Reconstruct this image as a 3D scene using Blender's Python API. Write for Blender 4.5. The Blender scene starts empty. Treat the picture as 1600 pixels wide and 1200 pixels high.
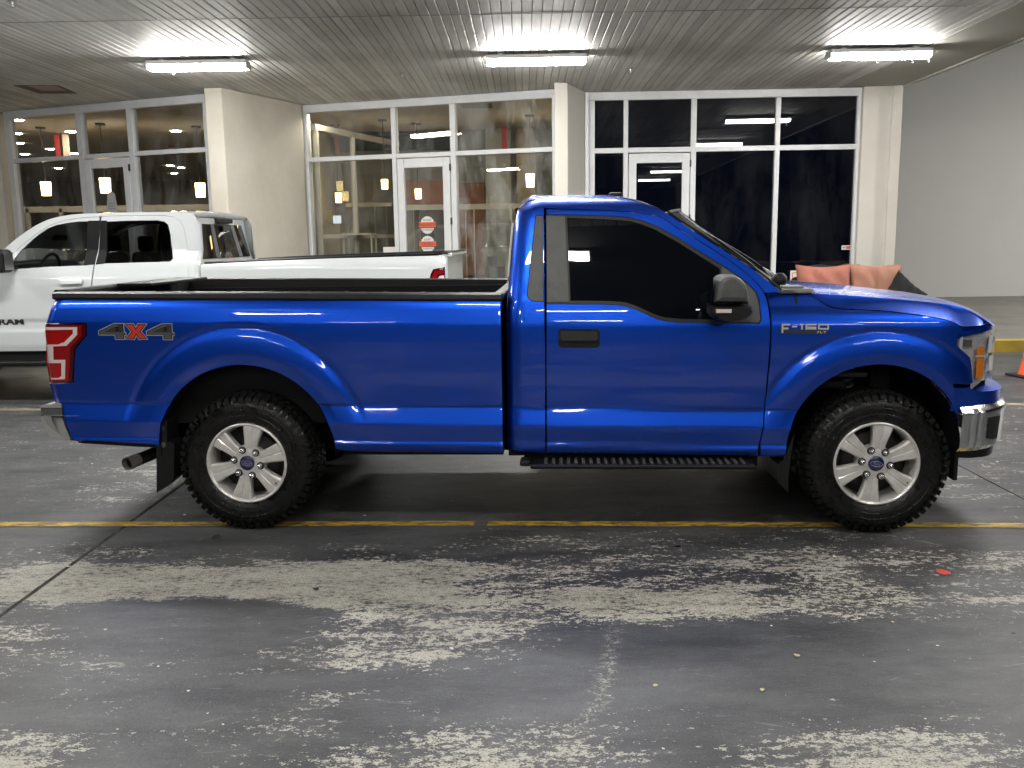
import bpy, bmesh, math, random
import numpy as np
from mathutils import Vector, Matrix
from mathutils.geometry import delaunay_2d_cdt

random.seed(7); RNG = np.random.default_rng(7)
SC = bpy.context.scene
COL = SC.collection

# ------------------------------------------------------------------ camera, world, exposure
FPX, CAMH, ROLL = 1400.0, 1.667, 0.014          # focal length in px of a 1600 wide frame
PITCH = math.atan((600 - 373.0) / FPX)
YAW = math.atan((820 - 800) / FPX)
_fw0 = np.array([-math.sin(YAW), math.cos(YAW), 0.0])
_r0 = np.array([math.cos(YAW), math.sin(YAW), 0.0])
C_F = _fw0 * math.cos(PITCH) + np.array([0, 0, -math.sin(PITCH)])
_u0 = np.cross(_r0, C_F)
C_R = math.cos(ROLL) * _r0 - math.sin(ROLL) * _u0
C_U = math.sin(ROLL) * _r0 + math.cos(ROLL) * _u0
C_O = np.array([0.0, 0.0, CAMH])
cam = bpy.data.cameras.new('camera')
cam.sensor_fit = 'HORIZONTAL'; cam.sensor_width = 36.0; cam.lens = 36.0 * FPX / 1600.0
cam.clip_start = 0.05; cam.clip_end = 400
cam_o = bpy.data.objects.new('camera', cam); COL.objects.link(cam_o)
M = Matrix.Identity(4)
for i in range(3):
    M[i][0] = C_R[i]; M[i][1] = C_U[i]; M[i][2] = -C_F[i]; M[i][3] = C_O[i]
cam_o.matrix_world = M
SC.camera = cam_o

world = bpy.data.worlds.new('World'); SC.world = world; world.use_nodes = True
_n = world.node_tree.nodes; _l = world.node_tree.links
_bg = _n.get('Background') or _n.new('ShaderNodeBackground')
_sky = _n.new('ShaderNodeTexSky'); _sky.sky_type = 'NISHITA'; _sky.sun_disc = False
_sky.sun_elevation = math.radians(-4.0); _sky.sun_rotation = math.radians(200)
_l.new(_sky.outputs[0], _bg.inputs[0]); _bg.inputs[1].default_value = 0.012   # night

SC.view_settings.view_transform = 'Standard'; SC.view_settings.look = 'None'
SC.view_settings.exposure = 0.08; SC.view_settings.gamma = 1.0
SC.view_settings.use_curve_mapping = False
SC.cycles.use_denoising = True
SC.cycles.max_bounces = 7; SC.cycles.diffuse_bounces = 3; SC.cycles.glossy_bounces = 4
SC.cycles.transmission_bounces = 4; SC.cycles.transparent_max_bounces = 10
SC.cycles.caustics_reflective = False; SC.cycles.caustics_refractive = False
SC.cycles.sample_clamp_indirect = 6.0
LAMP = 162.0                                     # emission of the fluorescent diffusers

# ------------------------------------------------------------------ measuring helpers
def ray(px, py):
    return C_F + C_R * (px - 800) / FPX - C_U * (py - 600) / FPX
def on_z(px, py, z):
    d = ray(px, py); return C_O + d * ((z - CAMH) / d[2])
def on_y(px, py, Y):
    d = ray(px, py); return C_O + d * (Y / d[1])
def on_plane(px, py, p, n):
    d = ray(px, py); p = np.array(p, float); n = np.array(n, float)
    return C_O + d * (((p - C_O) @ n) / (d @ n))

# ------------------------------------------------------------------ materials
def nd(nt, t, **kw):
    n = nt.nodes.new(t)
    for k, v in kw.items():
        if k in n.inputs.keys() if isinstance(k, str) else False: n.inputs[k].default_value = v
        else: setattr(n, k, v)
    return n
def mat(name, col=(.5, .5, .5), rough=.5, metal=0., coat=0., coat_rough=.03, spec=.5, emit=None, estr=0., alpha=1., bump=None, vary=None, rvary=None, objvary=0.):
    """bump=(scale,strength) ; vary=(scale,amount,colour2) ; rvary=(scale,lo,hi)"""
    m = bpy.data.materials.new(name); m.use_nodes = True
    nt = m.node_tree; b = nt.nodes['Principled BSDF']
    b.inputs['Base Color'].default_value = (*col, 1); b.inputs['Roughness'].default_value = rough
    b.inputs['Metallic'].default_value = metal; b.inputs['Coat Weight'].default_value = coat
    b.inputs['Coat Roughness'].default_value = coat_rough; b.inputs['Specular IOR Level'].default_value = spec
    b.inputs['Alpha'].default_value = alpha
    if emit: b.inputs['Emission Color'].default_value = (*emit, 1); b.inputs['Emission Strength'].default_value = estr
    tc = nt.nodes.new('ShaderNodeTexCoord')
    src = None
    if vary:
        n = nt.nodes.new('ShaderNodeTexNoise'); n.inputs['Scale'].default_value = vary[0]; n.inputs['Detail'].default_value = 8; n.inputs['Roughness'].default_value = .65
        nt.links.new(tc.outputs['Object'], n.inputs['Vector'])
        r = nt.nodes.new('ShaderNodeMapRange'); r.inputs[1].default_value = .35; r.inputs[2].default_value = .7; r.inputs[3].default_value = 0; r.inputs[4].default_value = vary[1]
        nt.links.new(n.outputs['Fac'], r.inputs[0])
        mx = nt.nodes.new('ShaderNodeMix'); mx.data_type = 'RGBA'
        mx.inputs[6].default_value = (*col, 1); mx.inputs[7].default_value = (*vary[2], 1)
        nt.links.new(r.outputs[0], mx.inputs[0]); src = mx.outputs[2]
    if objvary:
        oi = nt.nodes.new('ShaderNodeObjectInfo')
        r = nt.nodes.new('ShaderNodeMapRange'); r.inputs[3].default_value = 1 - objvary; r.inputs[4].default_value = 1 + objvary
        nt.links.new(oi.outputs['Random'], r.inputs[0])
        hs = nt.nodes.new('ShaderNodeHueSaturation')
        if src: nt.links.new(src, hs.inputs['Color'])
        else: hs.inputs['Color'].default_value = (*col, 1)
        nt.links.new(r.outputs[0], hs.inputs['Value']); src = hs.outputs[0]
    if src: nt.links.new(src, b.inputs['Base Color'])
    if rvary:
        n = nt.nodes.new('ShaderNodeTexNoise'); n.inputs['Scale'].default_value = rvary[0]; n.inputs['Detail'].default_value = 6
        nt.links.new(tc.outputs['Object'], n.inputs['Vector'])
        r = nt.nodes.new('ShaderNodeMapRange'); r.inputs[1].default_value = .3; r.inputs[2].default_value = .7; r.inputs[3].default_value = rvary[1]; r.inputs[4].default_value = rvary[2]
        nt.links.new(n.outputs['Fac'], r.inputs[0]); nt.links.new(r.outputs[0], b.inputs['Roughness'])
    if bump:
        n = nt.nodes.new('ShaderNodeTexNoise'); n.inputs['Scale'].default_value = bump[0]; n.inputs['Detail'].default_value = 5
        nt.links.new(tc.outputs['Object'], n.inputs['Vector'])
        bp = nt.nodes.new('ShaderNodeBump'); bp.inputs['Strength'].default_value = bump[1]; bp.inputs['Distance'].default_value = .01
        nt.links.new(n.outputs['Fac'], bp.inputs['Height']); nt.links.new(bp.outputs[0], b.inputs['Normal'])
    return m
def glass_mat(name, tint=(.9, .93, .95), refl=1.0, dirt=0.0, dirt_scale=3.0, rough=.0, body=None, body_fac=0.):
    """thin pane: sees through, mirrors by Fresnel, optional film of dirt"""
    m = bpy.data.materials.new(name); m.use_nodes = True; nt = m.node_tree; nt.nodes.clear()
    out = nt.nodes.new('ShaderNodeOutputMaterial')
    tr = nt.nodes.new('ShaderNodeBsdfTransparent'); tr.inputs[0].default_value = (*tint, 1)
    gl = nt.nodes.new('ShaderNodeBsdfGlossy'); gl.inputs['Roughness'].default_value = rough
    fr = nt.nodes.new('ShaderNodeFresnel'); ge = nt.nodes.new('ShaderNodeNewGeometry')
    mi = nt.nodes.new('ShaderNodeMapRange'); mi.inputs[3].default_value = 1.5; mi.inputs[4].default_value = 1 / 1.5   # same mirror strength from both faces of a thin pane
    nt.links.new(ge.outputs['Backfacing'], mi.inputs[0]); nt.links.new(mi.outputs[0], fr.inputs[0])
    mu = nt.nodes.new('ShaderNodeMath'); mu.operation = 'MULTIPLY'; mu.inputs[1].default_value = refl
    nt.links.new(fr.outputs[0], mu.inputs[0])
    mx = nt.nodes.new('ShaderNodeMixShader'); nt.links.new(mu.outputs[0], mx.inputs[0])
    base = tr.outputs[0]
    if body:
        df = nt.nodes.new('ShaderNodeBsdfDiffuse'); df.inputs[0].default_value = (*body, 1)
        m2 = nt.nodes.new('ShaderNodeMixShader'); m2.inputs[0].default_value = body_fac
        nt.links.new(base, m2.inputs[1]); nt.links.new(df.outputs[0], m2.inputs[2]); base = m2.outputs[0]
    if dirt:
        tc = nt.nodes.new('ShaderNodeTexCoord'); mp = nt.nodes.new('ShaderNodeMapping'); mp.inputs['Scale'].default_value = (dirt_scale, dirt_scale, dirt_scale * .35)
        n = nt.nodes.new('ShaderNodeTexNoise'); n.inputs['Scale'].default_value = 1; n.inputs['Detail'].default_value = 10; n.inputs['Roughness'].default_value = .75
        nt.links.new(tc.outputs['Object'], mp.inputs[0]); nt.links.new(mp.outputs[0], n.inputs['Vector'])
        r = nt.nodes.new('ShaderNodeMapRange'); r.inputs[1].default_value = .45; r.inputs[2].default_value = .75; r.inputs[4].default_value = dirt
        nt.links.new(n.outputs['Fac'], r.inputs[0])
        df = nt.nodes.new('ShaderNodeBsdfDiffuse'); df.inputs[0].default_value = (.7, .7, .68, 1)
        m3 = nt.nodes.new('ShaderNodeMixShader'); nt.links.new(r.outputs[0], m3.inputs[0])
        nt.links.new(base, m3.inputs[1]); nt.links.new(df.outputs[0], m3.inputs[2]); base = m3.outputs[0]
    nt.links.new(base, mx.inputs[1]); nt.links.new(gl.outputs[0], mx.inputs[2])
    nt.links.new(mx.outputs[0], out.inputs[0])
    return m

# ------------------------------------------------------------------ object helpers
def tag(o, label=None, cat=None, group=None, kind=None):
    if label: o['label'] = label
    if cat: o['category'] = cat
    if group: o['group'] = group
    if kind: o['kind'] = kind
    return o
def empty(name, loc=(0, 0, 0), rz=0., parent=None):
    o = bpy.data.objects.new(name, None); COL.objects.link(o); o.empty_display_size = .2
    o.location = loc; o.rotation_euler = (0, 0, rz)
    if parent: o.parent = parent
    return o
def link(name, me, parent=None):
    o = bpy.data.objects.new(name, me); COL.objects.link(o)
    if parent: o.parent = parent
    return o
def mesh(name, verts, faces, material, parent=None, smooth=False, normals=None, mats=None, idx=None):
    me = bpy.data.meshes.new(name)
    me.from_pydata([tuple(map(float, v)) for v in verts], [], [tuple(map(int, f)) for f in faces])
    for m in (mats or [material]): me.materials.append(m)
    if idx is not None: me.polygons.foreach_set('material_index', np.array(idx, dtype=np.int32))
    if smooth: me.polygons.foreach_set('use_smooth', np.ones(len(me.polygons), dtype=bool))
    me.update()
    if normals is not None: me.normals_split_custom_set_from_vertices([tuple(n) for n in normals])
    return link(name, me, parent)
class MB:
    """collects shapes into one mesh"""
    def __init__(s): s.v = []; s.f = []; s.m = []
    def add(s, v, f, mi=0):
        k = len(s.v); s.v += [tuple(p) for p in v]; s.f += [tuple(i + k for i in q) for q in f]; s.m += [mi] * len(f); return s
    def box(s, a, b, mi=0, mtx=None, ch=0.):
        x0, y0, z0 = a; x1, y1, z1 = b
        if ch <= 0:
            v = [(x0, y0, z0), (x1, y0, z0), (x1, y1, z0), (x0, y1, z0), (x0, y0, z1), (x1, y0, z1), (x1, y1, z1), (x0, y1, z1)]
            f = [(0, 3, 2, 1), (4, 5, 6, 7), (0, 1, 5, 4), (1, 2, 6, 5), (2, 3, 7, 6), (3, 0, 4, 7)]
        else:
            bm = bmesh.new(); bmesh.ops.create_cube(bm, size=1)
            for q in bm.verts: q.co = Vector(((x0 + x1) / 2 + q.co.x * (x1 - x0), (y0 + y1) / 2 + q.co.y * (y1 - y0), (z0 + z1) / 2 + q.co.z * (z1 - z0)))
            bmesh.ops.bevel(bm, geom=bm.edges[:], offset=ch, segments=2, profile=.5, affect='EDGES')
            bm.verts.index_update(); v = [tuple(q.co) for q in bm.verts]; f = [tuple(q.index for q in p.verts) for p in bm.faces]; bm.free()
        if mtx is not None: v = [tuple(mtx @ Vector(p)) for p in v]
        return s.add(v, f, mi)
    def cyl(s, a, b, r0, r1=None, n=16, mi=0, cap=True):
        r1 = r0 if r1 is None else r1
        a = Vector(a); b = Vector(b); d = (b - a).normalized()
        t = d.orthogonal().normalized(); w = d.cross(t)
        v = []
        for c, r in ((a, r0), (b, r1)):
            v += [tuple(c + t * (r * math.cos(2 * math.pi * i / n)) + w * (r * math.sin(2 * math.pi * i / n))) for i in range(n)]
        f = [(i, (i + 1) % n, n + (i + 1) % n, n + i) for i in range(n)]
        if cap: f += [tuple(range(n))[::-1], tuple(range(n, 2 * n))]
        return s.add(v, f, mi)
    def tube(s, pts, r, n=10, mi=0, cap=True):
        pts = [Vector(p) for p in pts]; v = []; m = len(pts)
        t0 = None
        for i, p in enumerate(pts):
            d = (pts[min(i + 1, m - 1)] - pts[max(i - 1, 0)]).normalized()
            t = d.orthogonal().normalized() if t0 is None else (t0 - d * t0.dot(d)).normalized()
            t0 = t; w = d.cross(t); rr = r[i] if isinstance(r, (list, tuple)) else r
            v += [tuple(p + t * (rr * math.cos(2 * math.pi * k / n)) + w * (rr * math.sin(2 * math.pi * k / n))) for k in range(n)]
        f = [(i * n + k, i * n + (k + 1) % n, (i + 1) * n + (k + 1) % n, (i + 1) * n + k) for i in range(m - 1) for k in range(n)]
        if cap: f += [tuple(range(n))[::-1], tuple(range((m - 1) * n, m * n))]
        return s.add(v, f, mi)
    def lathe(s, prof, axis='y', n=64, mi=0, c=(0, 0, 0), closed=False):
        """prof = [(radius, along)]"""
        v = []
        for r, a in prof:
            for k in range(n):
                t = 2 * math.pi * k / n; x, z = r * math.cos(t), r * math.sin(t)
                v.append((c[0] + x, c[1] + a, c[2] + z) if axis == 'y' else (c[0] + x, c[1] + z, c[2] + a))
        m = len(prof); f = []
        for i in range(m if closed else m - 1):
            j = (i + 1) % m
            f += [(i * n + k, i * n + (k + 1) % n, j * n + (k + 1) % n, j * n + k) for k in range(n)]
        return s.add(v, f, mi)
    def prism(s, poly, t0, t1, frame, mi=0):
        """poly 2D [(u,v)], extruded t0..t1 ; frame(u,v,t)->xyz"""
        n = len(poly); v = [frame(u, w, t0) for u, w in poly] + [frame(u, w, t1) for u, w in poly]
        f = [tuple(range(n))[::-1], tuple(range(n, 2 * n))] + [(i, (i + 1) % n, n + (i + 1) % n, n + i) for i in range(n)]
        return s.add(v, f, mi)
    def grid(s, P, mi=0, close_u=False):
        """P[i][j] points"""
        a = len(P); b = len(P[0]); v = [p for r in P for p in r]
        f = [(i * b + j, i * b + j + 1, ((i + 1) % a) * b + j + 1, ((i + 1) % a) * b + j) for i in range(a if close_u else a - 1) for j in range(b - 1)]
        return s.add(v, f, mi)
    def obj(s, name, m, parent=None, smooth=False, auto=None, fix=True):
        mats = m if isinstance(m, (list, tuple)) else [m]
        o = mesh(name, s.v, s.f, None, parent, smooth, mats=list(mats), idx=s.m)
        if fix or auto is not None:
            bm = bmesh.new(); bm.from_mesh(o.data)
            if fix: bmesh.ops.recalc_face_normals(bm, faces=bm.faces[:])
            if auto is not None:
                for e in bm.edges:
                    if len(e.link_faces) == 2 and e.calc_face_angle(0) > auto: e.smooth = False
                for p in bm.faces: p.smooth = True
            bm.to_mesh(o.data); bm.free()
        return o
def text_mesh(name, s, size, m, parent=None, mtx=None, depth=.001, align='CENTER', shear=0., bold=0., sx=1.):
    cu = bpy.data.curves.new(name, 'FONT'); cu.body = s; cu.size = size; cu.align_x = align; cu.align_y = 'CENTER'
    cu.extrude = depth; cu.shear = shear; cu.offset = bold; cu.resolution_u = 2
    o = bpy.data.objects.new(name, cu); COL.objects.link(o)
    dg = bpy.context.evaluated_depsgraph_get(); dg.update()
    me = bpy.data.meshes.new_from_object(o.evaluated_get(dg)); bpy.data.objects.remove(o)
    if sx != 1.: me.transform(Matrix.Diagonal((sx, 1, 1, 1)))
    if mtx is not None: me.transform(mtx)
    me.materials.clear(); me.materials.append(m); me.name = name
    return link(name, me, parent)
# text plane on a wall that faces the viewer (-Y): x->X, y->Z
FACE = Matrix(((1, 0, 0, 0), (0, 0, -1, 0), (0, 1, 0, 0), (0, 0, 0, 1)))
def copy_tree(o, parent=None):
    c = o.copy(); COL.objects.link(c); c.parent = parent
    for ch in [x for x in bpy.data.objects if x.parent == o]: copy_tree(ch, c)
    return c
def resample(pts, step, closed=True):
    pts = [np.array(p, float) for p in pts]; out = []
    n = len(pts)
    for i in range(n if closed else n - 1):
        a, b = pts[i], pts[(i + 1) % n]; k = max(1, int(math.ceil(np.linalg.norm(b - a) / step)))
        out += [a + (b - a) * t / k for t in range(k)]
    if not closed: out.append(pts[-1])
    return out
def inpoly(P, poly):
    P = np.asarray(P); poly = np.asarray(poly); x, y = P[:, 0], P[:, 1]; r = np.zeros(len(P), bool)
    x0, y0 = poly[:, 0], poly[:, 1]; x1, y1 = np.roll(x0, -1), np.roll(y0, -1)
    for a, b, c, d in zip(x0, y0, x1, y1):
        if b == d: continue
        m = ((b > y) != (d > y)) & (x < (c - a) * (y - b) / (d - b) + a); r ^= m
    return r
def offset_poly(poly, d):
    P = np.asarray(poly, float); n = len(P)
    area = .5 * np.sum(P[:, 0] * np.roll(P[:, 1], -1) - np.roll(P[:, 0], -1) * P[:, 1]); sg = 1 if area > 0 else -1
    out = []
    for i in range(n):
        a, b, c = P[i - 1], P[i], P[(i + 1) % n]
        e1 = (b - a) / (np.linalg.norm(b - a) + 1e-9); e2 = (c - b) / (np.linalg.norm(c - b) + 1e-9)
        n1 = np.array([-e1[1], e1[0]]); n2 = np.array([-e2[1], e2[0]]); k = (n1 + n2); k /= max(.5, (1 + n1 @ n2))
        out.append(b + sg * d * k)
    return out
def smooth_curve(pts, per=6):
    """Catmull-Rom through points, open"""
    P = [np.array(p, float) for p in pts]; P = [2 * P[0] - P[1]] + P + [2 * P[-1] - P[-2]]; out = []
    for i in range(1, len(P) - 2):
        for k in range(per):
            t = k / per; a, b, c, d = P[i - 1], P[i], P[i + 1], P[i + 2]
            out.append(.5 * (2 * b + (c - a) * t + (2 * a - 5 * b + 4 * c - d) * t * t + (3 * b - a - 3 * c + d) * t ** 3))
    out.append(P[-2]); return [tuple(p) for p in out]
def panel(name, outline, L, m, parent, holes=(), step=.03, off=0., flange=.03, inset=0., both=True, label=None):
    """body panel: 2D outline in (x,z), lifted to y=-(L(x,z)+off) with exact normals; both=True adds the mirrored twin"""
    ol = [np.array(p, float) for p in outline]
    if inset: ol = offset_poly(ol, inset)
    loops = [resample(ol, step)] + [resample(offset_poly(h, -inset) if inset else h, step) for h in holes]
    V = []; E = []
    for lp in loops:
        k = len(V); V += lp; E += [(k + i, k + (i + 1) % len(lp)) for i in range(len(lp))]
    A = np.array(loops[0]); lo, hi = A.min(0), A.max(0)
    gx, gz = np.meshgrid(np.arange(lo[0] + step * .5, hi[0], step), np.arange(lo[1] + step * .3, hi[1], step))
    G = np.stack([gx.ravel(), gz.ravel()], 1); keep = inpoly(G, loops[0])
    for h in loops[1:]: keep &= ~inpoly(G, h)
    G = G[keep]; B = np.array(V)
    if len(G):
        dd = np.concatenate([((G[i:i + 500, None, :] - B[None]) ** 2).sum(2).min(1) for i in range(0, len(G), 500)])
        G = G[dd > (.45 * step) ** 2]
    pts = [Vector((p[0], p[1])) for p in V] + [Vector((p[0], p[1])) for p in G]
    r = delaunay_2d_cdt(pts, E, [], 0, 1e-6)
    vs = np.array([tuple(p) for p in r[0]]); fs = np.array([tuple(f) for f in r[2] if len(f) == 3])
    cen = vs[fs].mean(1); keep = inpoly(cen, loops[0])
    for h in loops[1:]: keep &= ~inpoly(cen, h)
    fs = fs[keep]
    e = 1e-3
    def lift(q): return L(q[:, 0], q[:, 1]) + off
    def nrm(q):
        dx = (L(q[:, 0] + e, q[:, 1]) - L(q[:, 0] - e, q[:, 1])) / (2 * e); dz = (L(q[:, 0], q[:, 1] + e) - L(q[:, 0], q[:, 1] - e)) / (2 * e)
        n = np.stack([-dx, -np.ones(len(q)), -dz], 1); return n / np.linalg.norm(n, axis=1)[:, None]
    Y = lift(vs); N = nrm(vs)
    verts = [(a, -y, b) for (a, b), y in zip(vs, Y)]; norms = [tuple(n * np.array([1, 1, 1])) for n in N]
    norms = [(-n[0] * -1, n[1], n[2]) for n in norms]
    faces = []
    for f in fs:
        a, b, c = vs[f]; ar = (b[0] - a[0]) * (c[1] - a[1]) - (c[0] - a[0]) * (b[1] - a[1])
        faces.append(tuple(f) if ar > 0 else tuple(f[::-1]))
    if flange:
        for li, lp in enumerate(loops):
            q = np.array(lp); y = lift(q); k = len(verts); n = len(lp)
            area = .5 * np.sum(q[:, 0] * np.roll(q[:, 1], -1) - np.roll(q[:, 0], -1) * q[:, 1])
            tang = np.roll(q, -1, 0) - np.roll(q, 1, 0); tang /= np.linalg.norm(tang, axis=1)[:, None] + 1e-9
            sg = (1 if area > 0 else -1) * (1 if li == 0 else -1)
            out = np.stack([tang[:, 1], -tang[:, 0]], 1) * sg
            verts += [(p[0], -h, p[1]) for p, h in zip(q, y)] + [(p[0], -(h - flange), p[1]) for p, h in zip(q, y)]
            norms += [(o[0], -.2, o[1]) for o in out] * 2
            for i in range(n):
                j = (i + 1) % n; fc = (k + i, k + j, k + n + j, k + n + i)
                faces.append(fc if sg < 0 else fc[::-1])
    norms = [tuple(np.array(n) / np.linalg.norm(n)) for n in norms]
    # normal of y=-L : (dL/dx... ) handled above: outward is -y
    o = mesh(name, verts, faces, m, parent, True, norms)
    if label: o['label'] = label
    res = [o]
    if both:
        v2 = [(x, -y, z) for x, y, z in verts]; n2 = [(a, -b, c) for a, b, c in norms]; f2 = [f[::-1] for f in faces]
        res.append(mesh(name, v2, f2, m, parent, True, n2))
    return res
# ================================================================== SETTING
H = 3.95          # ceiling height
SW = 0.17         # sidewalk height
KERB_Y = 12.55

def floor_material():
    m = bpy.data.materials.new('painted_floor'); m.use_nodes = True; nt = m.node_tree; N = nt.nodes; Lk = nt.links
    b = N['Principled BSDF']; tc = N.new('ShaderNodeTexCoord')
    def mapping(sc, loc=(0, 0, 0), rot=0):
        mp = N.new('ShaderNodeMapping'); mp.inputs['Scale'].default_value = sc; mp.inputs['Location'].default_value = loc; mp.inputs['Rotation'].default_value = (0, 0, rot)
        Lk.new(tc.outputs['Object'], mp.inputs[0]); return mp.outputs[0]
    def noise(vec, scale, det=8, ro=.6, dist=0.):
        n = N.new('ShaderNodeTexNoise'); n.inputs['Scale'].default_value = scale; n.inputs['Detail'].default_value = det; n.inputs['Roughness'].default_value = ro; n.inputs['Distortion'].default_value = dist
        Lk.new(vec, n.inputs['Vector']); return n.outputs['Fac']
    def mth(op, a, c=None, clamp=False):
        n = N.new('ShaderNodeMath'); n.operation = op; n.use_clamp = clamp
        for i, q in enumerate((a, c)):
            if q is None: continue
            if isinstance(q, (int, float)): n.inputs[i].default_value = q
            else: Lk.new(q, n.inputs[i])
        return n.outputs[0]
    def rng(v, a, c, lo=0., hi=1., smooth=True):
        n = N.new('ShaderNodeMapRange'); n.interpolation_type = 'SMOOTHSTEP' if smooth else 'LINEAR'
        n.inputs[1].default_value = a; n.inputs[2].default_value = c; n.inputs[3].default_value = lo; n.inputs[4].default_value = hi
        Lk.new(v, n.inputs[0]); return n.outputs[0]
    sep = N.new('ShaderNodeSeparateXYZ'); Lk.new(tc.outputs['Object'], sep.inputs[0]); X, Y = sep.outputs[0], sep.outputs[1]
    warp = noise(mapping((1.6, 1.6, 1)), 1.0, 5)
    warp2 = noise(mapping((1.2, 2.6, 1), (7, 3, 0)), 1.0, 5)
    Xw = mth('ADD', X, mth('MULTIPLY', mth('SUBTRACT', warp, .5), .9)); Yw = mth('ADD', Y, mth('MULTIPLY', mth('SUBTRACT', warp2, .5), .50))
    # places where the paint has been driven off (x0,x1,y0,y1,softness,strength)
    # a positive value means bare concrete; the noise below breaks the edges into flakes
    zones = [(-2.70, -.25, 3.94, 4.50, .30, .56), (-2.2, -.8, 4.02, 4.44, .28, .24), (-.9, 1.65, 3.74, 4.48, .38, .42), (.15, 1.02, 3.78, 4.10, .22, .34),
             (-.80, .05, 3.30, 3.80, .32, .36), (-1.6, -.3, 2.9, 3.6, .5, .16), (-2.35, -1.6, 1.9, 2.78, .26, .42), (-1.9, .1, 1.2, 2.95, .55, .28), (-.3, 2.4, 1.2, 2.85, .55, .25), (.75, 1.5, 2.50, 2.80, .25, .28),
             (1.6, 3.8, 3.6, 4.6, .5, .34), (-4.4, -2.3, 3.3, 4.8, .6, .32), (-3.8, -1.8, 2.5, 3.7, .6, .24), (-2.4, .7, 4.45, 4.95, .4, .24), (.6, 2.4, 4.4, 5.0, .4, .20), (-2.9, -1.6, 5.6, 6.8, .5, .20), (2.4, 6, 5.2, 9, .8, .22), (-6, -2.4, 5.5, 10, .8, .20),
             (-2.6, 3.2, .0, 1.7, .5, .4), (-3.5, 3.5, -3.2, -.4, .6, .4)]
    bias = None
    for (x0, x1, y0, y1, so, st) in zones:
        fx = mth('MULTIPLY', rng(Xw, x0 - so, x0 + so), rng(Xw, x1 - so, x1 + so, 1, 0))
        fy = mth('MULTIPLY', rng(Yw, y0 - so * .40, y0 + so * .40), rng(Yw, y1 - so * .40, y1 + so * .40, 1, 0))
        f = mth('MULTIPLY', mth('MULTIPLY', fx, fy), st)
        bias = f if bias is None else mth('ADD', bias, f)
    streak = noise(mapping((1.6, 4.2, 1)), 1.9, 7, .72)
    flake = noise(mapping((1, 1.7, 1), (3, 1, 0)), 26, 4, .72)      # flakes a few centimetres across
    grain = noise(mapping((1, 1.5, 1), (9, 2, 0)), 115, 2, .7)      # grit
    mid = noise(mapping((1, 1.6, 1), (1, 5, 0)), .9, 3, .6)
    def cen(v, k): return mth('MULTIPLY', mth('SUBTRACT', v, .5), k)
    t = mth('ADD', mth('ADD', cen(streak, 1.5), cen(flake, 1.55)), mth('ADD', cen(mid, .7), cen(grain, .75)))
    t = mth('ADD', mth('ADD', t, bias), -.47)
    worn = rng(t, -.012, .03)
    # concrete under the paint: warm, mottled, grimy pores and dark rub marks
    cm = N.new('ShaderNodeMix'); cm.data_type = 'RGBA'; cm.inputs[6].default_value = (.29, .275, .235, 1); cm.inputs[7].default_value = (.50, .485, .43, 1)
    Lk.new(rng(mth('ADD', mth('MULTIPLY', streak, .5), mth('MULTIPLY', flake, .5)), .38, .60), cm.inputs[0])
    grime = mth('MAXIMUM', rng(grain, .47, .37, 0, .85), rng(mth('ADD', mth('MULTIPLY', flake, .6), mth('MULTIPLY', streak, .4)), .465, .39, 0, .85))
    cm2 = N.new('ShaderNodeMix'); cm2.data_type = 'RGBA'; cm2.inputs[7].default_value = (.075, .072, .066, 1); Lk.new(cm.outputs[2], cm2.inputs[6]); Lk.new(grime, cm2.inputs[0])
    # paint: charcoal, blotchy, dusty scuffs, pale grit
    pm = N.new('ShaderNodeMix'); pm.data_type = 'RGBA'; pm.inputs[6].default_value = (.030, .031, .033, 1); pm.inputs[7].default_value = (.105, .107, .109, 1)
    blot = noise(mapping((.8, 2.0, 1), (5, 6, 0)), 1.7, 7, .74)
    Lk.new(rng(mth('ADD', mth('MULTIPLY', blot, .62), mth('MULTIPLY', grain, .38)), .36, .64), pm.inputs[0])
    scuff = rng(mth('ADD', mth('MULTIPLY', noise(mapping((2.2, 8, 1), (2, 8, 0)), 2.2, 6, .78), .7), mth('MULTIPLY', flake, .3)), .555, .66, 0, .6)
    pm2 = N.new('ShaderNodeMix'); pm2.data_type = 'RGBA'; pm2.inputs[7].default_value = (.17, .167, .16, 1); Lk.new(pm.outputs[2], pm2.inputs[6]); Lk.new(scuff, pm2.inputs[0])
    sp = rng(mth('ADD', mth('MULTIPLY', flake, .45), mth('MULTIPLY', grain, .55)), .615, .66, 0, .75)
    pm3 = N.new('ShaderNodeMix'); pm3.data_type = 'RGBA'; pm3.inputs[7].default_value = (.26, .255, .235, 1); Lk.new(pm2.outputs[2], pm3.inputs[6]); Lk.new(sp, pm3.inputs[0])
    fm = N.new('ShaderNodeMix'); fm.data_type = 'RGBA'; Lk.new(worn, fm.inputs[0]); Lk.new(pm3.outputs[2], fm.inputs[6]); Lk.new(cm2.outputs[2], fm.inputs[7])
    # a ragged settlement crack with lifted edges, and hairline scratches
    wv = noise(mapping((0, 1.6, 0), (0, 1.3, 0)), 1.0, 7, .78)
    d = mth('ABSOLUTE', mth('SUBTRACT', X, mth('ADD', mth('MULTIPLY', mth('SUBTRACT', wv, .5), .42), mth('MULTIPLY', mth('ADD', Y, -2.05), .24))))
    along = mth('MULTIPLY', rng(Y, 1.3, 1.6), rng(Y, 3.6, 3.8, 1, 0))
    ck = mth('MULTIPLY', mth('MULTIPLY', rng(d, .002, .007, 1, 0), along), rng(flake, .40, .50))
    halo = mth('MULTIPLY', mth('MULTIPLY', rng(d, .004, .055, 1, 0), along), rng(mth('ADD', mth('MULTIPLY', flake, .6), mth('MULTIPLY', grain, .4)), .50, .56))
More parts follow.
